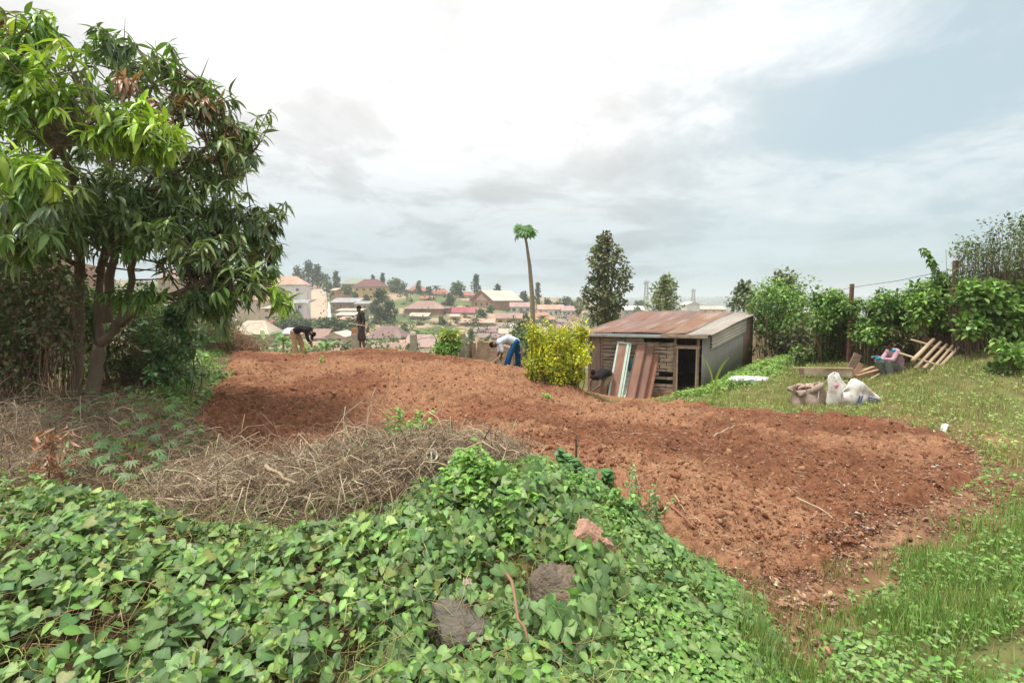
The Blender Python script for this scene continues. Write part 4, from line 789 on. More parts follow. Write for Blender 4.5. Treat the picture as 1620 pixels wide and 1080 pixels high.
# papaya
pb = ground_at(842, 24); pp = [pb, at(843,520,24), at(842,470,24), at(838,420,24), at(833,385,24), at(829,367,24)]
pe = empty('papaya_tree', pb, 'lone papaya with a long bare leaning trunk and small crown', 'papaya tree'); k = MB(); k.tube(pp, [.14,.13,.11,.085,.06,.05], 12); k.build('trunk', mat('papaya_bark', (.27,.22,.16), .85, .25, 4, .6, 30, .15, stretch=(1,1,5)), pe, smooth=True, origin=pb)
tp = pp[-1]; P = []; D = []; k = MB()
for i in range(20):
    a = 2.4 * i; el = random.uniform(-.5, 1.1); d = Vector((math.cos(a), math.sin(a) * .9, el)).normalized(); L = random.uniform(.22, .40); tip = tp + d * L; k.tube([tp - Vector((0,0,.05)), tp.lerp(tip, .6) + Vector((0,0,.03)), tip], [.012,.01,.007], 5); P.append(tip[:]); D.append((d.x, d.y, random.uniform(-1.1, -.1)))
k.build('leaf_stalk', mat('stalk', (.22,.30,.10)), pe, origin=pb); P = np.array(P); D = np.array(D); n = len(P); X, Y, Z = axes(D, np.tile([0, -.2, 1.], (n, 1)) + RNG.normal(0, .25, (n, 3))); PP = t_palm(9, 3.4, .12); V, Fs = stamp(PP, P, X, Y, Z, RNG.uniform(.30, .50, n)); npmesh('leaves', V, Fs, LEAF, pe, cols_for(PP, jitter([(.09,.20,.05), (.13,.28,.06)], n)), origin=pb)
k = MB(); [k.ball((0.08 * math.cos(i * 1.3), .08 * math.sin(i * 1.3), -.1 - .04 * i), (.05,.05,.075), 8, 6) for i in range(5)]; f = k.build('fruit', mat('papaya_fruit', (.20,.26,.05), .5), pe, smooth=True); f.location = tp - pb
# bushes just past the field's far edge
shrub('garden_bush', 'tall bright bush with yellowing leaves at the far field edge', 'bush', blob(698,722,522,556,20.8,21.4,12,.26), 1100, .15, OVATE, [(.14,.27,.05), (.22,.36,.06), (.36,.36,.06)], nst=14)
shrub('garden_bush', 'wide low green bush beneath the yellowing one', 'bush', blob(690,728,544,558,20.4,20.9,9,.22), 600, .15, OVATE, [(.12,.24,.05), (.2,.34,.06)], nst=8)
def banana(label, px, py_top, Y, s, k=9, name='banana_plant'):
    b = ground_at(px, Y); top = at(px, py_top, Y); h = max(top.z - b.z, s); e = empty(name, b, label, 'banana plant', 'banana plants below the far field edge'); t = MB(); t.tube([(0,0,-.3),(0,0,h*.5),(0,0,h*.8)], [.07,.06,.04], 8); t.build('stem', mat('banana_stem', (.25,.28,.12)), e, smooth=True); its = []
    prof = t_strip([(0,.012),(.2,.07),(.5,.09),(.8,.07),(1,.01)], .75, .25); n = k; a = RNG.uniform(0, 2 * PI, n); D = np.c_[np.cos(a), np.sin(a), RNG.uniform(.3, 1.5, n)]; X, Y_, Z = axes(D, np.tile([0, 0, 1.], (n, 1))); V, Fs = stamp(prof, np.tile([0, 0, h * .78], (n, 1)), X, Y_, Z, np.full(n, s)); npmesh('leaves', V, Fs, LEAF, e, cols_for(prof, jitter([(.13,.25,.08), (.18,.30,.10)], n))); return e
banana('banana plant left of the bending man in black', 447, 538, 27, 1.3); banana('banana plant below the cream gable house', 515, 545, 28, 1.2); banana('banana plant between the hedge end and the man in black', 415, 542, 27, 1.4); banana('banana plant right under the white roof', 462, 540, 30, 1.3); banana('single banana plant right of the middle concrete pillar', 690, 540, 24, 1.5, 4); banana('banana plant behind the mud wall', 741, 545, 25, .9, 6)
# ------------------------------------------------------------------ shed
WOOD = mat('shed_plank', (.40,.33,.26), .85, .4, 3.5, .8, 30, .2, stretch=(1,1,7), bdist=.02, stain=(.17,.13,.10))
WOODV = mat('vertical_board', (.33,.26,.21), .85, .3, 5, .7, 30, .2, stretch=(7,7,1), bdist=.02, stain=(.18,.13,.10))
TIN = mat('weathered_tin', (.33,.32,.30), .6, .2, 3, .2, 10, .5, metal=.25, stain=(.30,.20,.14))
FL, FR, RR, RL = Vector((2.73,18,0)), Vector((6.30,16.9,0)), Vector((9.9,21.0,0)), Vector((5.9,23.5,0))
ZB = h1(4.0, 17.3) - .05; ZE, ZR = 1.0, 1.64
shed = empty('wooden_shed', Vector((4.5,18,ZB)), 'weathered plank shed with a rusty sloping tin roof and dark doorway', 'shed'); SO = shed.location
u = (FR - FL); W0 = u.length; u.normalize(); nrm = Vector((u.y, -u.x, 0))          # nrm points to the viewer
def fp(t, z, o=0): p = FL + u * (W0 * t) + nrm * o; return Vector((p.x, p.y, z))
k = MB(); z = ZB
rowi = 0
while z < ZE - .12:
    hh = random.uniform(.10, .17)
    for t0, t1 in ((.12, .33), (.33, .50), (.50, .70), (.70, .765)) if rowi % 2 else ((.12, .26), (.26, .52), (.52, .64), (.64, .765)):
        if random.random() < .07: continue
        sag = random.uniform(-.008, .008); a = fp(t0 + .003, z + hh * .5 + sag, random.uniform(0, .014)); b = fp(t1 - .003, z + hh * .5 - sag, random.uniform(0, .014)); k.beam(a, b, random.uniform(.02, .03), hh * random.uniform(.66, 1.0), (0, 0, 1))
    z += hh; rowi += 1
k.build('plank_wall', WOOD, shed, origin=SO)
k = MB()
for t in (.0, .116, .77, .965): k.beam(fp(t, ZB - .1, .02), fp(t, ZE - .02, .02), .09, .07)
k.beam(fp(0, ZE - .05, .05), fp(1, ZE - .05, .05), .09, .12); k.beam(fp(.77, .62, .045), fp(.985, .62, .045), .04, .10); k.build('frame', mat('frame_timber', (.27,.18,.13), .85, .35, 4, .6, 30, stretch=(1,1,4)), shed, origin=SO)
k = MB(); [k.beam(fp(.005 + .022 * i, ZB, -.005 + .006 * (i % 2)), fp(.005 + .022 * i, ZE - .1, -.005), .078, .028, nrm) for i in range(5)]; k.build('side_door', WOODV, shed, origin=SO)
k = MB(); k.beam(fp(.79, ZB - .1, .055), fp(.79, .56, .055), .05, .045); k.beam(fp(.955, ZB - .1, .05), fp(.955, .56, .05), .05, .045); k.beam(fp(.775, .585, .075), fp(.97, .585, .07), .03, .05); k.build('door_frame', mat('door_wood', (.42,.33,.25), .8, .3, 4, .5, 30, stretch=(3,3,1)), shed, origin=SO)
k = MB(); k.beam(fp(.28, ZB + .18, .045), fp(.77, ZB + .18, .045), .05, .10); 
for i in range(3):
    for j in range(4): k.box(fp(.60 + .05 * j + .02 * (i % 2), ZB + .06 + .09 * i, .03), (.16, .10, .08), rz=math.atan2(u.y, u.x))
k.build('brick_footing', mat('old_brick', (.36,.19,.12), .9, .35, 8, .6, 40), shed, origin=SO)
# tin side wall (right): corrugated vertical sheets, following the roof slope
def tinwall(a, b, z0a, z0b, z1a, z1b, name, m, rib=.09, amp=.012, gap=None):
    d = b - a; L = d.length; d.normalize(); nn = Vector((d.y, -d.x, 0)); N = int(L / rib * 6); V = []; 
    for i in range(N + 1):
        s = i / N; q = a + d * (L * s) + nn * (amp * math.sin(2 * PI * L * s / rib)); V += [(q.x, q.y, z0a + (z0b - z0a) * s), (q.x, q.y, z1a + (z1b - z1a) * s)]
    f = [(2*i, 2*i+2, 2*i+3, 2*i+1) for i in range(N)]; o = npmesh(name, V, [np.array(f)], m, shed, origin=SO, smooth=True); s = o.modifiers.new('s', 'SOLIDIFY'); s.thickness = .004; return o
GREYB = mat('grey_board', (.30,.285,.27), .75, .25, 4, .4, 20, .3, stretch=(8,8,.6), stain=(.30,.25,.21))
mid = FR.lerp(RR, .78)
tinwall(FR, mid, ZB - .2, ZB + .5, ZE - .03, ZR - .16, 'side_wall', GREYB, .16, .008)
tinwall(mid, RR, ZB + .5, ZB + .9, ZR - .16, ZR - .03, 'rear_side_wall', mat('rust_board', (.24,.16,.12), .8, .3, 4, .4, 20, stretch=(8,8,1)), .16, .008)
tinwall(RR, RL, ZB, ZB, ZR - .05, ZR - .05, 'rear_wall', TIN); tinwall(RL, FL, ZB, ZB, ZR - .05, ZE - .05, 'left_wall', WOODV, .2, .006)
# pale ribbed panel high on the side wall
V = []; d = (RR - FR).normalized(); nn = Vector((d.y, -d.x, 0)); NR = 36; LL = (RR - FR).length
for i in range(NR + 1):
    s = i / NR
    for q in (0.13, .80):
        p = FR + d * (LL * q) + nn * (.05 + .028 * math.sin(2 * PI * s * 5)); top = ZE - .02 + (ZR - ZE) * q - .05 * 1; hgt = .52; V.append((p.x, p.y, top - hgt * s))
o = npmesh('ribbed_panel', V, [np.array([(2*i, 2*i+1, 2*i+3, 2*i+2) for i in range(NR)])], mat('pale_tin', (.62,.57,.50), .6, .15, 4, .1, 20, .4), shed, origin=SO, smooth=True); s = o.modifiers.new('s', 'SOLIDIFY'); s.thickness = .004
# roof: rusty corrugated sheets
A0 = FL - u * .18 + nrm * .22; B0 = FR + u * .28 + nrm * .20; A1 = RL - u * .1; B1 = RR + Vector((.28,.05,0)); NU, NVv = 420, 12
sheets = [(0,.235,(.27,.165,.135)),(.235,.47,(.29,.18,.15)),(.47,.63,(.25,.155,.125)),(.63,.80,(.32,.21,.15)),(.80,1.0,(.42,.385,.34))]
for si, (s0, s1, base) in enumerate(sheets):
    n = int(NU * (s1 - s0)); S, T = np.meshgrid(np.linspace(s0 - .004, s1 + .004, n), np.linspace(0, 1, NVv)); lin = lambda a, b, t: a[None, None] * (1 - t[..., None]) + b[None, None] * t[..., None]
    fr_ = lin(np.array(A0[:]), np.array(B0[:]), S); bk = lin(np.array(A1[:]), np.array(B1[:]), S); P = fr_ * (1 - T[..., None]) + bk * T[..., None]
    z = ZE + .05 + (ZR - ZE) * T + .016 * np.sin(S * 2 * PI * 48) + .02 * np.sin(T * 7 + si) + .012 * (si % 2) + .03 * fbm(S * 6, T * 3, 2, si); P[..., 2] = z
    st = fbm(S * 60, T * 2.5, 3, 200 + si); r2 = fbm(S * 9, T * 5, 4, 230 + si); col = np.array(base) * (1 + .35 * st[..., None]); rust = sstep(-.05, .35, r2 + .3 * st)[..., None] * (.7 if si < 4 else .25); col = col * (1 - rust) + np.array([.30,.155,.09]) * rust; lt = sstep(.2, .5, fbm(S * 14, T * 6, 3, 260))[..., None] * .5; col = col * (1 - lt) + np.array([.45,.38,.33]) * lt
    o = npmesh('roof_sheet', P.reshape(-1, 3), [grid_faces(NVv, n)[:, ::-1]], mat('rusty_tin', attr=True, rough=.65, var=.15, scale=5, bump=.15, bscale=30, spec=.4, metal=.1), shed, cols=col.reshape(-1, 3), origin=SO, smooth=True); s = o.modifiers.new('s', 'SOLIDIFY'); s.thickness = .004
k = MB(); a = A0 + Vector((0,0,ZE-.03)); b = A0.lerp(B0, .62) + Vector((0,0,ZE-.03)); k.beam(a + nrm*.03, b + nrm*.03, .10, .10); k.build('gutter', mat('gutter_tin', (.36,.42,.43), .5, .15, 3, .1, 20, .5, stain=(.25,.18,.14)), shed, origin=SO, bevel=.01)
k = MB(); k.beam(A0.lerp(B0, .62) + Vector((0,0,ZE-.02)) + nrm*.02, A0.lerp(B0, .97) + Vector((0,0,ZE-.02)) + nrm*.02, .05, .11); k.build('eave_board', WOOD, shed, origin=SO)
# panels leaning on the front wall
def leaner(name, label, cat, px0, px1, py_top, py_bot, px0t, wd, th, m, off, group=None, z_extra=0, segs=None):
    b = at(px0, py_bot, 0.01); Yb = 16.75 + off; p = at(px0, py_bot, Yb); zb = h1(p.x, p.y); b = Vector((p.x, p.y, zb)); tq = at(px0t, py_top, Yb + .75); d = (tq - b); L = d.length; d.normalize()
    x = (u - d * u.dot(d)).normalized(); y = d.cross(x); M = Matrix((x, y, d)).transposed(); e = empty(name, b, label, cat, group); return e, M, L, b
PANB = mat('brown_panel', (.30,.165,.12), .7, .2, 3, .3, 20, .3, stretch=(1,1,.4), stain=(.36,.24,.19))
MINT = mat('mint_paint', (.50,.62,.54), .6, .12, 6, .15, 20, .3, stain=(.58,.60,.52))
for lab, px0, pxt, pyb, pyt, wd, th, m, off in (('brown door panel at the left of the brown leaning stack', 989, 1008, 628, 544, .30, .04, PANB, -.06), ('brown door panel in the middle of the brown leaning stack', 1003.5, 1022, 628, 543, .30, .04, mat('brown_panel2', (.27,.15,.115), .7, .2, 3, .3, 20, stretch=(1,1,.4)), -.03), ('reddish narrow panel at the right of the brown leaning stack', 1018.5, 1036, 627, 545, .22, .05, mat('red_panel', (.34,.16,.10), .7, .2, 3, .3, 20), .03)):
    e, M, L, b = leaner('door_panel', lab, 'door', px0, 0, pyt, pyb, pxt, wd, th, m, off); e['group'] = 'brown door panels leaning on the shed'
    k = MB(); k.box(M @ Vector((wd/2, 0, L/2)), (wd, th, L), M); k.build('panel', m, e, bevel=.004)
    k = MB(); k.box(M @ Vector((.012, -.012, L/2)), (.03, th + .02, L + .004), M); k.box(M @ Vector((wd - .012, -.012, L/2)), (.03, th + .02, L + .004), M); k.build('edge', mat('panel_edge', (.20,.11,.08)), e)
e, M, L, b = leaner('green_door', 'mint green door with brown inset leaning near the left shed door', 'door', 961, 0, 540, 620, 977, .5, .05, MINT, .05)
k = MB(); [k.box(M @ Vector(c), s, M) for c, s in (((.03,0,L/2),(.06,.05,L)),((.37,0,L/2),(.08,.05,L)),((.2,0,L-.03),(.27,.05,.06)),((.2,0,.03),(.27,.05,.06)),((.45,.03,L/2),(.05,.05,L)))]; k.build('frame', MINT, e, bevel=.004); k = MB(); k.box(M @ Vector((.195,.004,L/2)), (.268,.03,L-.13), M); k.build('inset_panel', PANB, e)
e, M, L, b = leaner('mint_board', 'low pale green slatted board leaning between the doors', 'board', 978, 0, 584, 625, 987, .34, .03, MINT, .0)
k = MB(); [k.box(M @ Vector((.19, -.002*i, .12 + i * L / 5)), (.36, .02, L / 5 - .012), M) for i in range(5)]; k.build('slats', mat('pale_mint', (.60,.68,.58), .6, .1), e); k = MB(); k.box(M @ Vector((.02,.02,L/2)), (.03,.02,L), M); k.box(M @ Vector((.36,.02,L/2)), (.03,.02,L), M); k.build('batten', MINT, e)
p = at(998, 578, 17.35); k = MB(); k.ball((0,0,0), (.075,.06,.20), 14, 10); k.tube([(0,0,.15),(.01,0,.24)], [.03,.028], 10); o = k.build('blue_bottle', mat('teal_plastic', (.02,.22,.30), .3, .15, 5, 0, spec=.6), smooth=True); o.location = p; o.rotation_euler = (0, .25, 0); obj_tag(o, 'teal plastic jug wedged above the pale green board', 'jug')
# white sheeting, sacks, planks, pole frame
SACKW = mat('white_sack', (.72,.70,.67), .8, .12, 10, .5, 60, .2, stain=(.45,.36,.30)); SACKB = mat('burlap_sack', (.42,.32,.26), .95, .2, 30, .6, 120, .1, stain=(.30,.22,.17))
def lump(name, label, cat, c, size, m, seed, rz=0, fold=.2, sag=.0, pts=None, th=0, cut=None):
    n, q = 56, 40; th_ = np.linspace(0, 2 * PI, n + 1)[:-1]; ph = np.linspace(.02, PI - .02, q); A, B = np.meshgrid(th_, ph); ca, sa = np.cos(A), np.sin(A); sb = np.sin(B) ** .75; x = sb * np.sign(ca) * np.abs(ca) ** .8; y = sb * np.sign(sa) * np.abs(sa) ** .8; z = np.cos(B)
    r = 1 + fold * fbm(A * 1.3 + 3 * np.cos(A) + seed, B * 2 + np.sin(A) * 2, 4, seed) + fold * .35 * np.sin(A * 9 + B * 4 + seed) * np.abs(z) ** .5; x, y = x * r, y * r
    z = z * (1 + fold * .5 * fbm(np.cos(A) * 2 + seed, np.sin(A) * 2 + B, 3, seed + 3)); x = x * (1 - sag * z); y = y * (1 - sag * z); V = np.stack([x * size[0], y * size[1], np.maximum(z, -.75) * size[2] + .7 * size[2]], -1)
    i = np.arange(q - 1)[:, None] * n; j = np.arange(n)[None]; f = np.stack([i + j, i + n + j, i + n + (j + 1) % n, i + (j + 1) % n], -1).reshape(-1, 4); o = npmesh(name, V.reshape(-1, 3), [f], m, smooth=True); o.location = c; o.rotation_euler = (0, 0, rz); obj_tag(o, label, cat); return o
def sack(name, label, m, c, prof, dirv, seed, squash=.7, folds=.12, rim=0.0):   # bag lofted along a spine, open folded mouth
    n = 48; V = []; rows = len(prof); tt = np.linspace(0, 2 * PI, n + 1)[:-1]; x0 = Vector(dirv).normalized(); s = x0.cross(Vector((0, 1, 0))).normalized(); s = Vector((0, 1, 0)); up = s.cross(x0)
    for i, (t, r) in enumerate(prof):
        ga = i / rows
        wob = 1 + folds * np.sin(tt * 5 + seed + i * .35) * .5 + folds * fbm(np.cos(tt) * 2 + seed, np.sin(tt) * 2 + i * .3, 3, seed)
        for a, w_ in zip(tt, wob): p = x0 * t + (up * math.cos(a) + s * (math.sin(a) * squash)) * (r * w_) + x0 * (rim * ga * ga * (math.sin(2 * a + seed) + .5 * math.sin(5 * a + seed * 2))) + Vector((.03 * math.sin(3 * a + i), 0, 0)); V.append(p[:])
    f = [(i*n + j, (i+1)*n + j, (i+1)*n + (j+1) % n, i*n + (j+1) % n) for i in range(rows - 1) for j in range(n)]; o = npmesh(name, V, [np.array(f)], m, smooth=True); o.location = c; sl = o.modifiers.new('s', 'SOLIDIFY'); sl.thickness = .006; return o
g0 = ground_at(1288, 12.9)
def sackfill(c, r, m, seed, n=26, h=.0):
    k = MB(); rr = random.Random(seed)
    for i in range(n): a = rr.uniform(0, 6.3); q = r * rr.random() ** .5; k.ball((q*math.cos(a), q*.7*math.sin(a), h + rr.uniform(-.03,.05)), (rr.uniform(.03,.06), rr.uniform(.03,.06), rr.uniform(.025,.045)), 7, 5, Matrix.Rotation(rr.uniform(0,3), 3, 'Z'))
    return k
e = empty('burlap_sack', g0, 'open burlap sack stuffed with roots, left of the white sacks', 'sack')
b_ = sack('bag', '', SACKB, (0,0,0), [(-.02,.02),(0,.33),(.05,.42),(.14,.44),(.26,.41),(.36,.36),(.45,.33),(.53,.33),(.56,.36),(.52,.385),(.44,.39)], (-.24, 0, 1), 3, .75, .30, .07); b_.parent = e
k = sackfill(0, .33, None, 5, 34, .50); f_ = k.build('contents', mat('root_crop', (.46,.33,.28), .85, .3, 6, .4, 40, stain=(.35,.20,.16)), e, smooth=True); f_.location = (-.09,0,0)
k = MB(); k.tube([(.02,-.30,.46),(.0,-.315,.25),(.03,-.30,.05)], [.008]*3, 6); k.build('string', WP, e)
g1 = ground_at(1338, 12.1); e = empty('white_sack', g1, 'upright white woven sack with pink mark, sagging between two sacks', 'sack'); b_ = sack('bag', '', SACKW, (0,0,0), [(-.02,.02),(0,.24),(.06,.29),(.18,.29),(.32,.25),(.46,.20),(.58,.155),(.68,.12),(.76,.09),(.79,.03),(.795,.005)], (-.30, 0, 1), 8, .45, .22, .05); b_.parent = e
k = MB(); k.ball((-.19,-.085,.50), (.05,.014,.045), 12, 7); k.build('pink_mark', mat('pink_ink', (.60,.22,.28), .7), e, smooth=True)
g2 = ground_at(1352, 11.6); e = empty('white_sack', g2, 'white sack with blue printed box lying with its pointed end right', 'sack'); b_ = sack('bag', '', SACKW, (0,0,0), [(-.16,.02),(-.12,.20),(-.04,.31),(.06,.345),(.18,.31),(.34,.24),(.52,.165),(.72,.10),(.90,.045),(1.0,.01)], (1, .05, -.30), 12, .5, .18, .0); b_.parent = e; b_.location = (0, 0, .32)
INK = mat('blue_ink', (.05,.09,.22), .7); k = MB()
for a, b in (((.30,-.155,.26),(.62,-.115,.17)),((.30,-.175,.14),(.60,-.12,.10)),((.30,-.165,.27),(.30,-.18,.13)),((.62,-.112,.18),(.60,-.12,.09)),((.08,-.19,.30),(.02,-.20,.10)),((.14,-.19,.30),(.08,-.20,.10)),((.64,-.105,.15),(.76,-.08,.10))): k.beam(a, b, .03, .008, (0,1,0))
for i in range(4): k.beam((.36+.065*i,-.168+.012*i,.215-.014*i), (.38+.065*i,-.168+.012*i,.165-.010*i), .02, .008, (0,1,0))
k.build('print', INK, e)
o = lump('brown_sack', 'brown cloth sack squeezed between the two white sacks', 'sack', ground_at(1349, 11.95), (.16,.14,.27), SACKB, 21, .2, .2)
c = ground_at(1187, 16.0); tarp = lump('white_tarp', 'crumpled white plastic sheet on the grass near the shed', 'plastic sheet', c, (.66,.30,.13), mat('tarp', (.70,.72,.73), .45, .08, 6, .3, 25, .4), 31, .0, .28)
PLK = mat('new_plank', (.50,.36,.23), .75, .2, 3, .4, 25, .25, stretch=(.5,3,3), stain=(.36,.24,.15)); PLD = mat('old_plank', (.26,.18,.13), .85, .3, 4, .5, 30, stretch=(.5,3,3))
a, b = at(1272, 590, 15.6), at(1348, 584, 14.9); a.z = h1(a.x, a.y) + .16; b.z = h1(b.x, b.y) + .20; e = empty('plank_trough', a, 'long plank trough lying on the lawn left of the crouching man', 'trough'); d = b - a; k = MB()
k.beam((0,0,0), d, .26, .04, (0,1,0)); k.build('side_plank', mat('pale_plank', (.52,.44,.33), .8, .2, 6, .4, 25, stretch=(4,1,1)), e, bevel=.004)
k = MB(); k.beam((-.35,0,.145), d + Vector((.02,0,.15)), .03, .09, (0,1,0)); k.build('top_rail', PLK, e); k = MB(); k.beam((0,.3,0), d + Vector((0,.3,0)), .24, .03, (0,1,0)); k.beam((0,.15,-.12), d + Vector((0,.15,-.12)), .30, .03, (0,0,1)); k.build('rear_plank', PLD, e); k = MB(); k.box(d + Vector((.02,.15,0)), (.05,.34,.26)); k.build('end_block', PLK, e)
def plank(label, a, b, wd, th, m, name='plank', group='planks around the crouching man', up=(0,0,1)):
    a, b = Vector(a), Vector(b); k = MB(); k.beam((0,0,0), b - a, wd, th, up); o = k.build(name, m, bevel=.004); o.location = a; return obj_tag(o, label, 'plank', group)
def gq(px, Y, up): p = ground_at(px, Y); p.z += up; return p
plank('dark board standing tilted behind the trough end', gq(1346,15.4,.02), gq(1360,15.5,.62), .04, .24, PLD, up=(1,0,0)); plank('short dark board leaning against the trough end', gq(1352,14.9,.0), gq(1366,15.1,.42), .03, .14, mat('red_plank', (.30,.17,.11), .8), up=(1,0,0))
plank('thick brown plank on the ground before the crouching man', gq(1358,14.9,.10), gq(1392,15.1,.14), .20, .09, mat('block_wood', (.40,.25,.16), .8, .25, 4, .4, 30)); plank('pale split plank on top of the thick brown one', gq(1362,15.0,.19), gq(1386,15.2,.24), .12, .05, PLK); plank('thin pale batten slanting to the man\'s feet', gq(1377,14.3,.03), gq(1396,14.6,.14), .06, .04, PLK); plank('flat plank behind the man\'s heels', gq(1416,14.8,.05), gq(1432,14.9,.07), .20, .06, mat('pink_plank', (.50,.31,.22), .8)); plank('long batten in the grass below the trough', gq(1312,13.7,.03), gq(1372,13.6,.03), .07, .03, PLK)
plank('thin dark plank under the front of the trough', gq(1300,14.9,.02), gq(1345,14.6,.03), .12, .03, PLD)
POLE = mat('peeled_pole', (.52,.40,.27), .7, .15, 5, .3, 30, .25, stretch=(1,1,.3), stain=(.42,.30,.19))
b0 = ground_at(1490, 13.4); fr = empty('pole_frame', b0, 'ladder like frame of peeled poles propped on the bank', 'wooden frame')
def pole(nm, A, Bp, r): k = MB(); k.tube([A - b0, (A + Bp) / 2 - b0, Bp - b0], [r, r * .97, r * .94], 10); k.build(nm, POLE, fr, smooth=True)
pole('rail', at(1441, 537, 13.9), at(1545, 566, 13.4), .026); pole('rail', at(1422, 558, 13.4), at(1524, 590, 12.7), .026)
for (x0, y0, x1, y1, r) in ((1444,570,1477,537,.05),(1448,582,1488,541,.042),(1462,582,1498,545,.040),(1473,586,1507,547,.036),(1483,585,1516,550,.046)): pole('rung', at(x0, y0, 12.95), at(x1, y1, 13.75), r)
# hedge fence: posts, stakes, wire
RUST = mat('rusty_steel', (.20,.10,.07), .8, .35, 6, .5, 40, .3)
def post(name, label, px, Y, py_top, r, m, cat='post', group=None, square=False, dx=0):
    b = ground_at(px, Y); t = at(px + dx, py_top, Y); k = MB(); d = t - b
    if square: k.beam((0,0,-.2), d, r*2, r*2, (0,1,0))
    else: k.tube([(0,0,-.2), d * .5, d], [r, r, r * .95], 8)
    o = k.build(name, m, smooth=not square, bevel=.008 if square else 0); o.location = b; return obj_tag(o, label, cat, group)
post('steel_post', 'tall rusty steel post rising out of the right hedge', 1345, 16.8, 449, .05, RUST, square=True, dx=3); post('steel_post', 'dark post with rusty top beside the thin grey thicket', 1512, 14.0, 412, .05, RUST, square=True); post('steel_post', 'thin dark post under the hedge tree near the shed', 1213, 20.3, 500, .035, RUST)
k = MB(); A_, B_ = at(1512, 425, 14.0), at(1345, 455, 16.8); C2 = at(1290, 468, 18.5); k.tube([A_, A_.lerp(B_, .5) - Vector((0,0,.05)), B_, C2], .008, 5); o = k.build('fence_wire', mat('wire', (.12,.10,.09), .6)); obj_tag(o, 'thin wire strung between the rusty hedge posts', 'wire')
EARTHW = mat('mud_wall', (.30,.20,.13), .95, .3, 3, .8, 15, .1, stain=(.40,.30,.21), bdist=.04)
def wallp(name, label, pts, th, m, cat='wall', group=None):       # pts: (px, Y, py_top, py_bot or None)
    k = MB(); o0 = ground_at(pts[0][0], pts[0][1]); n = len(pts)
    tops = [at(p[0], p[2], p[1]) for p in pts]; bots = [Vector((t.x, t.y, min(h1(t.x, t.y) - .3, t.z - .3) if len(p) < 4 else at(p[0], p[3], p[1]).z)) for t, p in zip(tops, pts)]
    d = (tops[-1] - tops[0]); nn = Vector((-d.y, d.x, 0)).normalized() * th; V = []
    for t, b in zip(tops, bots): V += [b, t, b + nn, t + nn]
    f = []
    for i in range(n - 1): a = 4*i; c = a + 4; f += [(a, c, c+1, a+1), (a+3, c+3, c+2, a+2), (a+1, c+1, c+3, a+3)]
    f += [(0,1,3,2), (4*n-4, 4*n-2, 4*n-1, 4*n-3)]; k.add(V, f); o = k.build(name, m, origin=o0); return obj_tag(o, label, cat, group)
wallp('mud_wall', 'crumbling earth wall showing under the grey thicket', [(1500,14.6,470),(1540,14.0,440),(1600,13.6,425),(1680,13.4,420),(1800,13.2,418)], .25, EARTHW)
wallp('mud_wall', 'tan earth wall showing low between shed and hedge', [(1180,23.5,525),(1230,22.6,528),(1290,20.6,530)], .25, mat('tan_wall', (.46,.34,.22), .95, .25, 3, .6, 15))
wallp('boundary_wall', 'pinkish plaster wall behind the left hedge', [(-220,9.5,375),(-60,11,385),(60,12.5,400),(170,14.5,425)], .2, mat('pink_plaster', (.50,.36,.28), .9, .15, 2, .4, 20, stain=(.40,.28,.21)))
e = empty('stake_fence', ground_at(1400, 17.0), 'brown stake fence half hidden inside the right hedge', 'fence'); k = MB(); o0 = e.location; rr = random.Random(4)
SPT = [(1290,19.0),(1345,17.3),(1440,15.7),(1530,14.0),(1640,12.9)]
for i in range(150):
    t = i / 149 * (len(SPT) - 1); j = min(int(t), len(SPT) - 2); t -= j; px = SPT[j][0] + (SPT[j+1][0] - SPT[j][0]) * t; Y = SPT[j][1] + (SPT[j+1][1] - SPT[j][1]) * t; b = ground_at(px, Y); k.tube([b - o0 - Vector((0,0,.1)), b - o0 + Vector((rr.gauss(0,.06), rr.gauss(0,.06), rr.uniform(1.1, 1.9)))], [.022, .015], 5)
k.build('stakes', mat('stake_wood', (.24,.16,.11), .9, .35, 6, .4), e); k = MB()
for hz in (.5, 1.1): 
    for a, b in zip(SPT, SPT[1:]): A_, B_ = ground_at(*a), ground_at(*b); k.tube([A_ - o0 + Vector((0,0,hz)), B_ - o0 + Vector((0,0,hz))], .018, 5)
k.build('rail', MATS['stake_wood'], e)
# far edge of the field: pillars, mud walls, rope
CONC = mat('old_concrete', (.36,.32,.26), .9, .25, 3, .5, 25, .15, stain=(.26,.22,.17)); BRK = mat('red_brick_top', (.42,.19,.12), .9, .3, 8, .5, 30)
for lab, px0, px1, pt, pb_, Y, cap in (('concrete pillar with red brick top behind the standing man', 556.5, 566.5, 528, 557, 22, 519), ('middle concrete pillar capped with pale mortar', 649, 659, 529, 556, 22.5, 525), ('concrete pillar with a yellow cloth on top by the bush', 726, 736, 527, 556, 22, 525)):
    px = (px0 + px1) / 2; t = at(px, pt, Y); b = Vector((t.x, t.y, at(px, pb_ + 8, Y).z - .5)); e = empty('pillar', b, lab, 'pillar', 'pillars beyond the far field edge'); wd = (px1 - px0) / F * Y; k = MB(); k.box((0,0,(t.z - b.z)/2), (wd, wd, t.z - b.z)); k.build('shaft', CONC, e, bevel=.02); k = MB(); ct = at(px, cap, Y).z
    k.box((0,0,t.z - b.z + (ct - t.z) / 2), (wd * .9, wd * .9, ct - t.z), taper=.85); k.build('cap', BRK if cap == 519 else mat('mortar', (.55,.47,.36)), e, bevel=.01)
o = lump('yellow_cloth', 'yellow and blue cloth bundle lying on the right pillar', 'cloth', at(731, 525.5, 22) , (.15,.1,.05), mat('yellow_cloth', (.55,.5,.18), .8), 41, 0, .2)
MUD = mat('brick_mud', (.30,.215,.15), .95, .35, 4, .8, 20, .1, stain=(.33,.25,.18), bdist=.04)
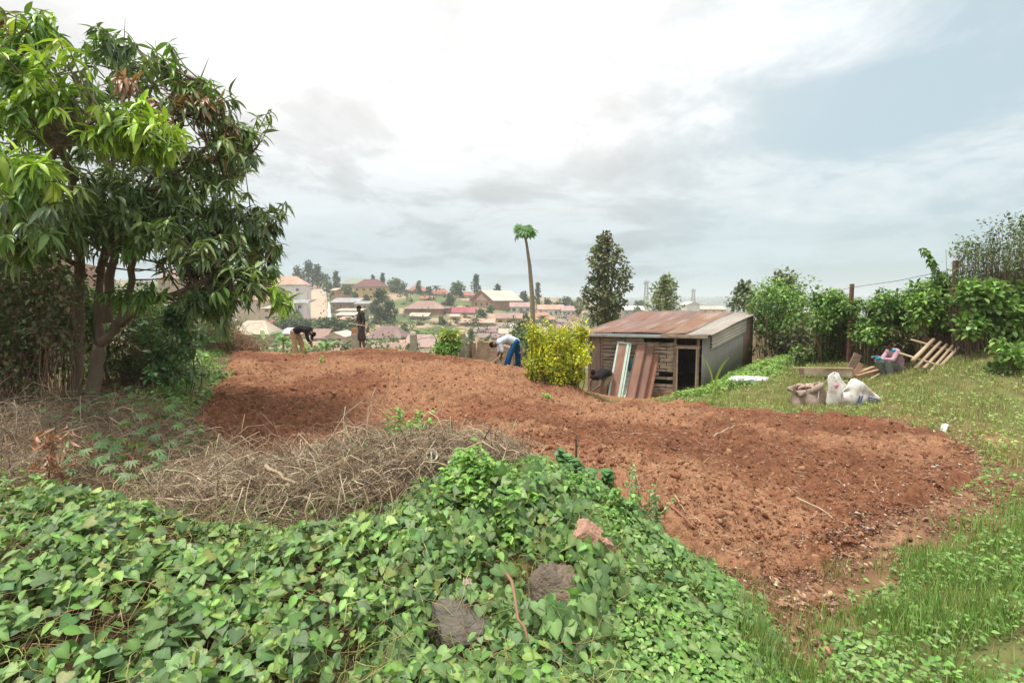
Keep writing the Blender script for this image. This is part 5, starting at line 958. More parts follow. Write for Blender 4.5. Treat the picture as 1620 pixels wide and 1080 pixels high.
wallp('mud_wall', 'broken mud brick wall right of the yellow capped pillar', [(738,21.6,547),(752,21.3,542),(768,21,539),(790,20.3,540),(800,20,541)], .3, MUD); wallp('mud_wall', 'dark mud wall running behind the blue trousered man', [(760,20.2,552),(790,19.6,545),(806,19.3,550),(835,18.7,548),(860,18.2,553),(885,17.4,562)], .3, MUD)
for px, Y, pt, lab, r in ((754,20.6,536,'thin pale stake tied with yellow rope',.03),(776,20.2,536,'weathered stake in the mud wall left of the bending man',.045),(744,21,538,'dark broken post beside the yellow roped stake',.05),(836,16.9,552,'thin pale stake beside the yellow bush',.03)): post('stake', lab, px, Y, pt, r, STK if 'pale' in lab or 'weathered' in lab else STKD, 'stake')
k = MB(); k.tube([at(754,535,20.5), at(768,541,20.4), at(785,543,20.2), at(800,545,20.1)], .018, 6); obj_tag(k.build('yellow_rope', mat('yellow_rope', (.62,.48,.12), .7), smooth=True), 'yellow rope slung from the thin stake to the right', 'rope')
# maize-like shoot at the front of the lawn
b = ground_at(1130, 12.3); e = empty('maize_plant', b, 'young maize plant with arching blades above the soil crest', 'maize plant'); k = MB(); k.tube([(0,0,-.05),(.02,0,.3),(.05,0,.5)], [.02,.016,.01], 8); k.build('stalk', mat('maize_stalk', (.30,.38,.12)), e, smooth=True); its = []
def bladeleaf(pts, wd, col):
    n = 14; P = [Vector(p) for p in pts]; V = []; f = []
    for i in range(n + 1):
        t = i / n; a, b_, c = P; q = a.lerp(b_, t).lerp(b_.lerp(c, t), t); ww = wd * math.sin(PI * min(1, .12 + t * .88)) ** .8; V += [(q.x - ww, q.y, q.z), (q.x, q.y + .01, q.z - ww * .3), (q.x + ww, q.y, q.z)]
        if i: c_ = 3*i - 3; f += [(c_, c_+3, c_+4, c_+1), (c_+1, c_+4, c_+5, c_+2)]
    its.append((np.array(V), [np.array(f)], np.tile(col, (len(V), 1))))
for pts, wd in ((((.03,0,.4),(.12,-.05,1.0),(.36,-.1,1.2)),.035),(((.03,0,.35),(-.02,0,1.1),(-.36,.05,1.26)),.02),(((0,0,.2),(.3,-.1,.7),(.2,-.15,-.1)),.03),(((0,0,.3),(-.35,0,.7),(-.45,.1,.25)),.022),(((.02,0,.3),(.2,.1,.8),(.5,.1,.5)),.02),(((0,0,.1),(-.1,-.1,.3),(-.05,-.1,-.05)),.025)): bladeleaf(pts, wd, (.27,.42,.07))
V, Fs, Cc = merge(its); npmesh('leaves', V, Fs, LEAF, e, Cc)
# ------------------------------------------------------------------ people
SKIN = mat('dark_skin', (.14,.078,.052), .5, .12, 20, .1, 120, .35)
HAIR = mat('black_hair', (.012,.010,.010), .9, .2, 40, .6, 220, .1)
def cloth(name, c, **kw): return mat(name, c, .9, .2, 14, .5, 45, .1, bdist=.012, **kw)
def remesh(o, vox, sm=3):
    r = o.modifiers.new('r', 'REMESH'); r.mode = 'VOXEL'; r.voxel_size = vox; r.use_smooth_shade = True
    s = o.modifiers.new('s', 'SMOOTH'); s.factor = .5; s.iterations = sm
def cone(k, a, b, r0, r1, n=12):
    a, b = Vector(a), Vector(b); k.tube([a, a.lerp(b, .5), b], [r0, (r0 + r1) / 2, r1], n); k.ball(a, r0 * .995, n, 8); k.ball(b, r1 * .995, n, 8)
def hand(k, wrist, d, side, palmn):      # palm, four curled fingers, thumb from the side of the palm
    d = Vector(d).normalized(); pn = Vector(palmn); pn = (pn - d * pn.dot(d)).normalized(); s = d.cross(pn) * side; M = Matrix((s, pn, d)).transposed()
    k.ball(wrist + d * .05, (.042, .018, .055), 12, 8, M)
    for i, (L, off) in enumerate(((.030, -.030), (.036, -.010), (.034, .010), (.026, .029))):
        p = wrist + d * (.092 - .006 * abs(i - 1.5)) + s * off; a = .5 + .08 * i; r = .0085 - .0008 * (i == 3); dd = d
        for j in range(3):
            ang = (.35, 1.0, 1.0)[j] + .06 * i; dd = (dd * math.cos(ang) + pn * math.sin(ang)).normalized(); dd_ = dd; pn2 = (pn - d * 0); q = p + dd * L * (1, .8, .6)[j]; cone(k, p, q, r, r * .92, 8); p = q
            pn_ = (M @ Vector((0, 0, 1))); 
    t0 = wrist + d * .03 - s * .035; t1 = t0 + (d * .6 - s * .7 + pn * .4).normalized() * .035; t2 = t1 + (d * .6 + pn * .8).normalized() * .030; cone(k, t0, t1, .012, .010, 8); cone(k, t1, t2, .010, .008, 8)
def person(label, root, J, face, top, bottom, sleeve=.5, legs=1.0, vox=.0065, shoes=None, extra=None, cat='person', group=None, hands=True, hairr=1.0, palmn=(0,0,-1)):
    e = empty('person', root, label, cat, group); V = Vector; g = {q: V(J[q]) for q in J}; k = MB(); f = V(face).normalized()
    pel = (g['hipL'] + g['hipR']) / 2; sh = (g['shL'] + g['shR']) / 2; mid = J.get('mid'); mid = V(mid) if mid else pel.lerp(sh, .5); neck = sh.lerp(g['head'], .30)
    def torso(k, o=0, low=0):
        for s in 'LR':
            hs, ss = g['hip' + s], g['sh' + s]; m = mid + (hs - pel) * .75; cone(k, hs.lerp(pel, .2), m, .10 + o, .088 + o); cone(k, m, ss.lerp(sh, .35), .088 + o, .085 + o); cone(k, ss.lerp(sh, .3), ss, .075 + o, .058 + o)
        cone(k, pel, mid, .10 + o, .10 + o); cone(k, mid, sh, .10 + o, .085 + o)
    def leg(k, s, o=0, upto=1.0):
        h_, kn, an = g['hip' + s], g['kn' + s], g['an' + s]
        if upto >= 1: cone(k, h_, kn, .088 + o, .060 + o * 1.3); cone(k, kn, kn.lerp(an, .35), .060 + o * 1.3, .058 + o * 1.4); cone(k, kn.lerp(an, .35), kn.lerp(an, .93), .056 + o * 1.4, .040 + o * 2)
        else: cone(k, h_, kn.lerp(an, .12), .09 + o, .075 + o * 1.6)
    def foot(k, s, o=0):
        an = g['an' + s]; fd = V(J.get('fd' + s, (f.x, f.y, 0))); fd.z = 0; fd.normalize(); b = V((an.x, an.y, max(an.z - .055, .03))); cone(k, an, b, .036 + o, .036 + o); cone(k, b - fd * .04, b + fd * .13, .034 + o, .028 + o); cone(k, b + fd * .11, b + fd * .17, .030 + o, .020 + o)
    torso(k); cone(k, sh, neck.lerp(g['head'], .35), .055, .050)
    for s in 'LR':
        leg(k, s); foot(k, s); a, b, c = g['sh' + s], g['el' + s], g['ha' + s]; cone(k, a, b, .050, .040); cone(k, b, b.lerp(c, .3), .041, .040); cone(k, b.lerp(c, .3), c, .039, .026)
        if hands: hand(k, c, c - b, 1 if s == 'L' else -1, palmn)
        else: k.ball(c + (c - b).normalized() * .05, .045, 8, 6)
    hd = g['head']; upv = (hd - neck).normalized(); fz = (f - upv * f.dot(upv)).normalized(); sx = fz.cross(upv); M = Matrix((sx, fz, upv)).transposed(); hp = lambda x, y, z: hd + M @ V((x, y, z))
    k.ball(hp(0, -.012, .03), (.074, .092, .085), 16, 12, M); k.ball(hp(0, .018, -.025), (.060, .070, .085), 14, 10, M); k.ball(hp(0, .055, -.085), (.032, .028, .026), 10, 8, M)
    if hands:
        k.ball(hp(0, .092, -.022), (.014, .018, .022), 8, 6, M); k.ball(hp(0, .082, .018), (.050, .012, .010), 10, 6, M); k.ball(hp(0, .083, -.058), (.024, .012, .010), 8, 6, M)
        for s in (-1, 1): k.ball(hp(.072 * s, -.006, -.01), (.010, .020, .030), 8, 6, M); k.ball(hp(.042 * s, .062, -.02), (.022, .018, .02), 8, 6, M)
    o = k.build('body', SKIN, e); remesh(o, vox)
    hm = MB(); hm.ball(hp(0, -.018, .040), V((.080, .096, .084)) * hairr, 18, 12, M); hm.build('hair', HAIR, e, smooth=True)
    if hands:
        em = MB()
        for s in (-1, 1): em.ball(hp(.030 * s, .080, .002), (.011, .007, .007), 8, 6, M)
        em.build('eyes', mat('eye', (.5,.47,.44), .3, .05, 5, 0), e, smooth=True)
    t = MB(); torso(t, .028)
    for s in 'LR':
        a, b, c = g['sh' + s], g['el' + s], g['ha' + s]; E = a.lerp(b, min(1, sleeve * 2)) 
        if sleeve > 0: cone(t, a, E, .074, .064)
        if sleeve > .5: cone(t, b, b.lerp(c, (sleeve - .5) * 2), .062, .050)
    o = t.build('shirt', top, e); remesh(o, max(vox, .011), 4)
    t = MB(); cone(t, g['hipL'], g['hipR'], .124, .124); cone(t, pel, pel.lerp(mid, .5), .115, .118)
    for s in 'LR': leg(t, s, .027, legs)
    o = t.build('trousers' if legs >= 1 else 'shorts', bottom, e); remesh(o, max(vox, .011), 4)
    if shoes:
        t = MB(); [foot(t, s, .012) for s in 'LR']
        if shoes[1]: [cone(t, g['an' + s], g['an' + s].lerp(g['kn' + s], shoes[1]), .055, .064) for s in 'LR']
        o = t.build('boots', shoes[0], e); remesh(o, max(vox, .011), 2)
    return e
def hoe(label, a, b, blade_dir, r=.017, m=None):     # handle a -> b, blade at b
    a, b = Vector(a), Vector(b); e = empty('hoe', a, label, 'hoe', 'hoes'); d = b - a; k = MB(); k.tube([(0,0,0), d * .3 + Vector((0,0,.004)), d * .6, d], [r, r * 1.05, r, r * 1.1], 10); k.build('handle', m or mat('hoe_handle', (.46,.33,.20), .6, .2, 6, .3, 30, stretch=(1,1,.5)), e, smooth=True)
    bd = Vector(blade_dir).normalized(); dn = d.normalized(); s = bd.cross(dn).normalized(); k = MB(); c = d - dn * .03; M = Matrix((s, bd.cross(s) * -1, bd)).transposed(); k.tube([c - bd * .03, c + bd * .04], [.026, .026], 10); v = [c + bd * z + s * x + dn * y for z, w_ in ((.02, .05), (.08, .085), (.25, .10)) for x, y in ((-w_, .004), (w_, .004))]
    v += [p - dn * .008 for p in v]; k.add(v, [(0,1,3,2),(2,3,5,4),(7,6,8,9),(9,8,10,11),(0,2,8,6),(2,4,10,8),(1,7,9,3),(3,9,11,5),(4,5,11,10),(0,6,7,1)]); k.build('blade', mat('hoe_blade', (.24,.12,.08), .6, .3, 10, .3, 40, .4, metal=.3), e); return e
def root(px, Y, py): p = at(px, py, Y); z = float(HS(np.array([p.x]), np.array([p.y]))[0]); return Vector((p.x, p.y, z))
r = root(572, 20.0, 557)
person('man standing in dark shirt and knee length shorts, hoe held at the waist', r, dict(hipL=(.02,-.09,.93), hipR=(.02,.09,.93), mid=(.03,0,1.16), shL=(.10,-.17,1.40), shR=(-.06,.15,1.42), head=(-.06,-.02,1.60),
    elL=(.20,-.24,1.14), haL=(.10,-.30,.97), elR=(-.16,.10,1.16), haR=(-.30,-.16,1.02), knL=(.10,-.12,.50), knR=(-.06,.08,.50), anL=(.13,-.12,.09), anR=(-.07,.08,.09)), (-.85,-.45,-.42), cloth('dark_tshirt', (.045,.038,.034)), cloth('dark_shorts', (.07,.055,.055)), .5, .5)
hoe('hoe held level across the waist of the standing man', r + Vector((-.42,-.24,1.05)), r + Vector((.42,-.42,.93)), (-.12,0,-1))
r = root(478, 19.0, 563)
person('man in black jacket and beige trousers stooping to the right with a hoe', r, dict(hipL=(-.26,-.09,.86), hipR=(-.24,.09,.86), mid=(-.02,0,.98), shL=(.24,-.18,.92), shR=(.26,.18,.94), head=(.42,-.02,.78),
    elL=(.30,-.20,.62), haL=(.36,-.10,.42), elR=(.34,.16,.72), haR=(.37,.0,.56), knL=(-.24,-.1,.47), knR=(-.06,.1,.46), anL=(-.22,-.1,.09), anR=(.02,.12,.09)), (.55,-.1,-.85), cloth('black_jacket', (.02,.02,.024)), cloth('beige_trousers', (.42,.30,.19)), .92, 1, shoes=(mat('dark_shoe', (.03,.028,.028), .6), 0))
hoe('hoe planted upright by the man in the black jacket', r + Vector((.345,-.06,.66)), r + Vector((.50,-.05,.02)), (-.8,0,-.6))
r = root(811, 16.0, 586)
person('man in pale shirt and blue trousers bent double, hoeing toward the left', r, dict(hipL=(.10,-.10,.80), hipR=(.12,.10,.80), mid=(-.14,0,.92), shL=(-.40,-.17,.80), shR=(-.40,.17,.82), head=(-.61,-.02,.72),
    elL=(-.32,-.22,.55), haL=(-.36,-.16,.37), elR=(-.42,.12,.50), haR=(-.50,-.10,.29), knL=(-.08,-.12,.42), knR=(.16,.14,.42), anL=(-.18,-.12,.10), anR=(.17,.16,.10), fdL=(-1,-.2,0), fdR=(-1,.1,0)), (-.65,-.1,-.75), cloth('pale_shirt', (.55,.62,.70)), cloth('blue_trousers', (.015,.10,.27)), .5, 1, shoes=(mat('rubber_boot', (.02,.02,.022), .4), .35))
hoe('hoe swung into the soil by the man in blue trousers', r + Vector((-.20,-.14,.52)), r + Vector((-.80,-.12,.05)), (-.5,0,-.9))
p = at(949, 626, 16.9); r = Vector((p.x, p.y, h1(p.x, p.y)))
person('bare armed man in black vest and khaki trousers stooping beside the shed', r, dict(hipL=(.34,.02,.76), hipR=(.20,.20,.76), mid=(.12,-.08,.86), shL=(-.02,-.26,.72), shR=(-.24,-.02,.70), head=(-.28,-.36,.86),
    elL=(-.08,-.42,.46), haL=(-.34,-.44,.28), elR=(-.40,-.12,.48), haR=(-.38,-.30,.24), knL=(.12,-.18,.44), knR=(.28,.12,.42), anL=(.06,-.10,.09), anR=(.34,.22,.09), fdL=(-.5,-.9,0), fdR=(-.4,-.9,0)), (-.5,-.75,-.35), cloth('black_vest', (.022,.022,.026)), cloth('khaki_trousers', (.24,.20,.13)), .12, 1, shoes=(MATS['dark_shoe'], 0), palmn=(1,0,-.3))
r = root(1406, 14.7, 596)
pe_ = person('man in lilac shirt and grey trousers crouching by the planks', r, dict(hipL=(.22,-.10,.24), hipR=(.24,.10,.24), mid=(.25,0,.46), shL=(.08,-.17,.72), shR=(.08,.17,.72), head=(-.13,-.03,.91),
    elL=(-.06,-.22,.50), haL=(-.38,-.14,.53), elR=(-.10,.16,.50), haR=(-.40,.04,.56), knL=(-.16,-.16,.45), knR=(-.24,.12,.42), anL=(-.04,-.14,.09), anR=(-.02,.12,.09), fdL=(-1,0,0), fdR=(-1,0,0)), (-.85,-.15,-.35), cloth('lilac_shirt', (.55,.36,.43)), cloth('grey_trousers', (.24,.27,.26)), .92, 1, shoes=(mat('grey_shoe', (.10,.11,.12), .6), 0), hairr=.98)
TEAL = cloth('teal_cloth', (.02,.30,.42)); k = MB(); k.ball((.02,-.13,.765), (.075,.07,.045), 14, 9); k.build('shoulder_patch', TEAL, pe_, smooth=True)
k = MB()
for s in ((-.385,-.14,.53), (-.405,.04,.56)): k.ball(Vector(s) + Vector((-.05,0,0)), (.062,.042,.036), 14, 9); cone(k, Vector(s) + Vector((.05,0,0)), Vector(s), .042, .038)
o = k.build('gloves', TEAL, pe_); remesh(o, .008)
# ------------------------------------------------------------------ the town on the opposite slope
def wm(c, nm): return mat('plaster_' + nm, c, .9, .15, .35, 0, 5, .1, stain=tuple(x * .68 for x in c))
def rm(c, nm): return mat('roofing_' + nm, c, .7, .18, .25, .5, 3, .25, stretch=(3,.6,1), stain=tuple(min(1, x * 1.18 + .02) for x in c), wave=('X', 1.6, 1.0), bdist=.06)
WC = dict(white=(.66,.64,.62), cream=(.55,.45,.33), tan=(.42,.30,.20), brick=(.37,.21,.15), pink=(.50,.32,.29), grey=(.36,.34,.33), blue=(.16,.44,.52), yellow=(.58,.42,.20), mauve=(.36,.30,.36), turq=(.05,.42,.40), brown=(.26,.18,.13), stone=(.36,.31,.25), orange=(.62,.33,.18))
RC = dict(salmon=(.50,.31,.23), red=(.38,.16,.12), darkred=(.18,.08,.075), rust=(.33,.215,.175), brown=(.24,.155,.14), cream=(.52,.43,.33), white=(.60,.60,.60), grey=(.34,.34,.34), green=(.28,.32,.24), mauve=(.29,.20,.205), pink=(.40,.27,.24), crimson=(.36,.10,.12), palecream=(.60,.54,.44), orange=(.46,.25,.17))
GLASS = mat('window_glass', (.05,.06,.07), .15, .1, 1, 0, spec=.6); FRM = mat('window_frame', (.50,.47,.43), .7, .1, 1, 0)
WIN = {}
def winmesh(w, h, d=.12):
    key = (round(w, 1), round(h, 1))
    if key not in WIN:
        k = MB(); t = .09; [k.box(c, s) for c, s in (((0,0,h/2-t/2),(w,d,t)), ((0,0,-h/2+t/2),(w,d,t)), ((-w/2+t/2,0,0),(t,d,h-2*t)), ((w/2-t/2,0,0),(t,d,h-2*t)), ((0,0.005,0),(.05,d*.7,h-2*t)))]; f = k.build('window', FRM); a = f.data; bpy.data.objects.remove(f)
        k = MB(); k.box((0,.0,0), (w - 2*t + .01, d*.4, h - 2*t + .01)); f = k.build('pane', GLASS); b = f.data; bpy.data.objects.remove(f); WIN[key] = (a, b)
    return WIN[key]
def house(label, px0, px1, ridge, eave, base, Y, depth, kind, wall, roof, rot=0, nwin=2, rows=1, door=False, oh=.5, over=0, name='house', cat='house', extra=None, wname=None):
    c0 = at((px0 + px1) / 2, base, Y); wd = (px1 - px0) / F * Y / math.cos(math.radians(rot)) if abs(rot) < 30 else (px1 - px0) / F * Y; eh = (base - eave) / F * Y; rh = (eave - ridge) / F * Y; W_ = wd - 2 * oh
    e = empty(name, c0, label, cat, 'town houses on the opposite slope', math.radians(rot)); x0, x1, y0, y1 = -W_/2, W_/2, 0, depth
    k = MB(); k.add([(x0,y0,-5),(x1,y0,-5),(x1,y1,-5),(x0,y1,-5),(x0,y0,eh),(x1,y0,eh),(x1,y1,eh),(x0,y1,eh)], [(0,1,5,4),(1,2,6,5),(2,3,7,6),(3,0,4,7),(4,5,6,7),(3,2,1,0)])
    if kind == 'gable': k.add([(x0,y0,eh),(x0,y1,eh),(x0,depth/2,eh+rh*.93),(x1,y0,eh),(x1,y1,eh),(x1,depth/2,eh+rh*.93)], [(0,2,1),(3,4,5)])
    if kind == 'front': k.add([(x0,y0,eh),(x1,y0,eh),(0,y0,eh+rh*.93),(x0,y1,eh),(x1,y1,eh),(0,y1,eh+rh*.93)], [(0,1,2),(3,5,4)])
    k.build('wall', wm(WC[wall], wall), e); a, b, c, d = -wd/2, wd/2, -oh, depth + oh; z = eh - .05; r = MB(); zr = eh + rh
    if kind == 'hip': i = min(wd * .28, depth * .6); r.slab([(a,c,z),(b,c,z),(b,d,z),(a,d,z),(a+i,depth/2,zr),(b-i,depth/2,zr)], [(0,1,5,4),(1,2,5),(2,3,4,5),(3,0,4)], .15)
    elif kind == 'gable': r.slab([(a,c,z),(b,c,z),(b,d,z),(a,d,z),(a,depth/2,zr),(b,depth/2,zr)], [(0,1,5,4),(2,3,4,5)], .15)
    elif kind == 'front': r.slab([(a,c,z),(a,d,z),(0,c,zr),(0,d,zr),(b,c,z),(b,d,z)], [(0,2,3,1),(2,4,5,3)], .15)
    else: r.slab([(a,c,z),(b,c,z),(b,d,zr),(a,d,zr)], [(0,1,2,3)], .15)
    rf = r.build('roof', rm(RC[roof], roof), e)
    k = MB(); k.box((0, -oh - .03, z - .10), (wd, .05, .2)); k.build('fascia', mat('fascia', (.40,.34,.30)), e)
    sh_ = eh / rows
    if nwin:
        ww = min(1.5, W_ / nwin * .5); hh = min(1.25, sh_ * .42)
        for rr in range(rows):
            for i in range(nwin):
                if door and rr == 0 and i == nwin // 2: continue
                A_, B_ = winmesh(ww, hh); f = bpy.data.objects.new('window', A_); C.objects.link(f); f.parent = e; f.location = (x0 + W_ * (i + .5) / nwin, -.04, sh_ * (rr + .56)); g_ = bpy.data.objects.new('pane', B_); C.objects.link(g_); g_.parent = f
    if door: k = MB(); k.box((x0 + W_ * (nwin // 2 + .5) / max(nwin, 1), -.03, min(2.0, eh * .8) / 2), (1.0, .12, min(2.0, eh * .8))); k.build('door', mat('door_' + str(door), WC[door] if door in WC else (.15,.1,.08)), e)
    return e, W_, eh, rh
HS_ = [
 ('long house with a salmon hipped roof above the mango leaves',415,482,436,450,469,238,11,'hip','white','salmon',6,3,1,0),
 ('white terrace house with arched opening below the salmon roofed house',444,482,474,479,507,196,9,'shed','white','grey',5,3,2,0),
 ('orange walled small house at the top of the street',522,533,455,459,470,262,7,'shed','orange','cream',0,1,1,0),
 ('pale green roofed bungalow on the ridge behind the dark red roof',540,579,439,449,462,305,12,'hip','stone','green',0,2,1,0),
 ('two storey yellow house with a dark red hipped roof',558,605,441,453,476,252,11,'hip','yellow','darkred',-4,4,2,0),
 ('long low brown house with grey tin roof beside the street',522,567,471,478,492,222,8,'shed','brown','grey',0,4,1,'tan'),
 ('flat roofed brown row under the grey tin one',531,572,488,491,502,206,7,'shed','tan','cream',0,3,1,0),
 ('stepped house with a pale strip roof low beside the street',531,562,494,498,508,192,5,'shed','brown','palecream',0,2,1,0),
 ('house with salmon strip roof and grey wall left of the big dark tree',534,568,501,505,518,180,6,'shed','grey','salmon',0,2,1,'brown'),
 ('big brick hall with a striped rust hipped roof',638,702,476,488,505,200,13,'hip','brick','rust',0,0,1,0),
 ('low stone annex with pale tin roof against the brick hall',646,678,495,500,514,186,5,'shed','stone','cream',0,2,1,'brown'),
 ('plain brick annex at the right end of the brick hall',694,712,485,487,504,204,7,'shed','brick','brown',0,1,1,0),
 ('red roofed ridge house left of the palm',643,675,452,460,470,300,10,'hip','pink','red',0,3,1,0),
 ('bright red roofed ridge house with bluish wall right of the palm',680,710,456,465,472,295,9,'hip','mauve','red',0,3,1,0),
 ('small red roofed house at the foot of the tall ridge tree',725,752,461,467,476,290,8,'hip','white','red',0,2,1,0),
 ('long red roof partly hidden by gardens left of the gabled hall',714,748,472,478,486,262,8,'gable','brick','orange',0,3,1,0),
 ('maroon roofed shelter with dark wall far left of the yard',418,436,507,512,524,160,6,'shed','red' if 0 else 'brick','crimson',0,1,1,0),
 ('big beige tin roofed house behind the left hedge end',362,424,508,528,545,112,12,'hip','tan','cream',10,3,1,0),
 ('small shed with a bright white roof above the banana plants',438,460,520,527,540,128,6,'shed','cream','white',0,1,1,0),
 ('red gabled roof behind the stooping man in black',458,480,520,528,542,132,6,'gable','tan','rust',0,1,1,0),
 ('brick house with a rust roof sloping right of the stooping man',488,517,521,534,542,126,8,'gable','brick','rust',0,1,1,0),
 ('cream gabled house with pale eaves left of the brick topped pillar',512,547,525,532,544,120,9,'front','cream','palecream',0,2,1,0),
 ('turquoise blue house with a big brown hipped roof',577,637,517,534,550,132,12,'hip','blue','brown',0,3,1,0),
 ('long rust roof in front of the turquoise blue house',583,640,544,553,562,100,8,'gable','brick','rust',0,0,1,0),
 ('pinkish tin roofs between the two left pillars and the bush',638,700,531,548,560,108,10,'gable','pink','pink',0,2,1,0),
 ('low cream roofed hut at the far side of the long rust roof',620,652,541,547,556,106,6,'shed','cream','salmon',0,0,1,0),
 ('house with long crimson roof and turquoise wall',706,752,486,494,506,205,8,'gable','turq','crimson',0,3,1,0),
 ('white house with arched windows and pink roof left of the papaya trunk',806,842,478,485,496,228,8,'gable','white','pink',0,3,1,0),
 ('long white school block with salmon roofs right of the papaya',850,893,482,489,500,232,9,'gable','white','salmon',0,5,1,'turq'),
 ('white block joined to the right end of the long school',888,912,484,491,502,226,8,'shed','white','pink',0,3,1,0),
 ('lilac walled house with an orange hipped roof behind the yellow bush',842,878,494,505,518,178,10,'hip','mauve','orange',0,2,1,0),
 ('ochre house with a striped pale roof left of the papaya',782,828,496,503,515,182,9,'shed','yellow','rust',0,3,1,0),
 ('long stone walled compound with rust roof edge',726,783,505,510,524,168,8,'shed','stone','salmon',0,3,1,'brown'),
 ('grey roofed shack between stone compound and papaya',794,817,514,519,529,160,6,'shed','grey','white',0,2,1,0),
 ('long low house with a plum coloured roof strip',748,796,519,524,537,148,7,'shed','tan','mauve',0,2,1,0),
 ('small tan house right of the plum roof strip',788,820,521,527,540,142,6,'shed','tan','cream',0,1,1,0),
 ('lilac pink house with plum roof left of the tall dark tree',892,924,508,516,528,160,9,'hip','pink','mauve',0,2,1,0),
 ('dark brown hipped roof left of the tall dark tree',894,924,497,505,513,196,8,'hip','brown','brown',0,2,1,0),
 ('rose roofed house peeking over the yellow bush',866,896,513,521,532,150,8,'hip','mauve','pink',0,2,1,0),
 ('whitish industrial shed beyond the shed roof',1086,1108,477,482,493,320,14,'front','white','palecream',0,0,1,0),
 ('pale teal roofed building between the two loose trees behind the shed',985,1020,484,490,500,300,12,'gable','stone','white',0,3,1,0),
 ('long pale depot roof right of the whitish industrial shed',1108,1150,484,489,497,330,12,'gable','cream','cream',0,3,1,0),
 ('orange plastered hut just below the left end of the crimson roof',710,727,497,500,511,188,5,'shed','orange','cream',0,1,1,0),
 ('plum pink house behind the mud wall and roped stake',753,792,528,533,552,118,7,'gable','pink','mauve',0,2,1,0),
 ('pale grey roofed shack between brown row and large dark tree',560,584,476,480,493,214,6,'shed','stone','grey',0,2,1,0),
 ('pale block house at the left of the terrace house',414,444,482,487,508,188,7,'shed','cream','palecream',0,2,2,0),
 ('small rust roofed hut between red ridge house and brick hall',664,684,468,472,480,252,6,'gable','cream','red',0,1,1,0),
 ('low mauve roofed hut right of the orange hipped roof',876,898,505,509,520,172,6,'shed','white','mauve',0,2,1,0),
 ('ochre house seen through the gap in the right hedge',1258,1296,488,494,520,60,6,'shed','yellow','white',0,2,1,0),
 ('tan house glimpsed low behind the mango branches',250,300,425,440,462,150,9,'hip','tan','rust',4,3,1,0),
 ('white house glimpsed between mango trunk and right limb',232,262,478,487,505,140,8,'gable','white','grey',0,2,1,0),
 ('brown roofed house behind the lowest mango limb',290,350,462,474,492,150,9,'hip','pink','brown',4,3,1,0),
 ('orange roofed house left of the salmon roof behind mango leaves',372,418,462,474,492,190,9,'hip','cream','orange',0,3,1,0),
]
for hh in HS_: house(*hh[:11], rot=hh[11], nwin=hh[12], rows=hh[13], door=hh[14])
# gabled hall with a long pale roof: gable turned toward the viewer
Yh = 232; c0 = at(762, 487, Yh); e = empty('gabled_hall', c0, 'large brown hall with front gable and long cream roof running right', 'hall', 'town houses on the opposite slope', math.radians(-38))
eh, rh, Wd, Dp = (487-474)/F*Yh, (474-459)/F*Yh, 12.5, 22
k = MB(); k.add([(-Wd/2,0,-5),(Wd/2,0,-5),(Wd/2,Dp,-5),(-Wd/2,Dp,-5),(-Wd/2,0,eh),(Wd/2,0,eh),(Wd/2,Dp,eh),(-Wd/2,Dp,eh),(0,0,eh+rh*.95),(0,Dp,eh+rh*.95)], [(0,1,5,8,4),(1,2,6,5),(3,9,7) if 0 else (2,3,7,9,6),(3,0,4,7)]); k.build('wall', wm(WC['brick'], 'brick'), e)
k = MB(); k.slab([(-Wd/2-.9,-.8,eh-.4),(-Wd/2-.9,Dp,eh-.4),(0,-.8,eh+rh),(0,Dp,eh+rh),(Wd/2+.9,-.8,eh-.4),(Wd/2+.9,Dp,eh-.4)], [(0,2,3,1),(2,4,5,3)], .2); k.build('roof', rm(RC['palecream'], 'palecream'), e)
k = MB(); k.beam((-Wd/2-.9,-.85,eh-.5),(0,-.85,eh+rh-.1),.5,.1,(0,1,0)); k.beam((Wd/2+.9,-.85,eh-.5),(0,-.85,eh+rh-.1),.5,.1,(0,1,0)); k.build('bargeboard', mat('bargeboard', (.22,.11,.09)), e)
k = MB(); k.add([(-3.6,-.08,eh-.2),(3.6,-.08,eh-.2),(0,-.08,eh+rh*.62),(-3.6,0,eh-.2),(3.6,0,eh-.2),(0,0,eh+rh*.62)], [(0,1,2),(0,3,4,1),(1,4,5,2),(2,5,3,0)]); k.build('gable_panel', wm(WC['cream'], 'cream'), e)
for x in (-3.2, 0, 3.2):
    A_, B_ = winmesh(1.6, 1.6); f = bpy.data.objects.new('window', A_); C.objects.link(f); f.parent = e; f.location = (x, -.04, 1.7); g_ = bpy.data.objects.new('pane', B_); C.objects.link(g_); g_.parent = f
# the street climbing the slope
LR = [(486,522,511,196),(485,520,495,222),(485,518,478,246),(491,517,466,276),(497,514,457,303)]
V = []; 
for i in range(len(LR) - 1):
    for s in range(8):
        t = s / 8; q = [LR[i][j] + (LR[i+1][j] - LR[i][j]) * t for j in range(4)]; V.append((q[0], q[1], q[2], q[3]))
V.append(LR[-1]); P = []
for x0, x1, py, Y in V:
    for s in range(7): p = at(x0 + (x1 - x0) * s / 6, py, Y); p.z = max(p.z, h1(p.x, p.y) + .75); P.append(p[:])
street = npmesh('street', P, [grid_faces(len(V), 7)[:, ::-1]], mat('street_dirt', (.47,.37,.28), .95, .15, .5, .2, 3, .1, stain=(.42,.31,.22))); street['kind'] = 'structure'; s = street.modifiers.new('s', 'SOLIDIFY'); s.thickness = 1.2; s.offset = -1
wallm = wm(WC['stone'], 'stone')
k = MB(); a, b = at(523, 511, 196), at(519, 478, 246); k.beam(a, b, .3, 1.2, (1,0,0)); o = k.build('kerb_wall', wm(WC['white'], 'white'), origin=a); obj_tag(o, 'low pale wall along the right side of the street', 'wall')
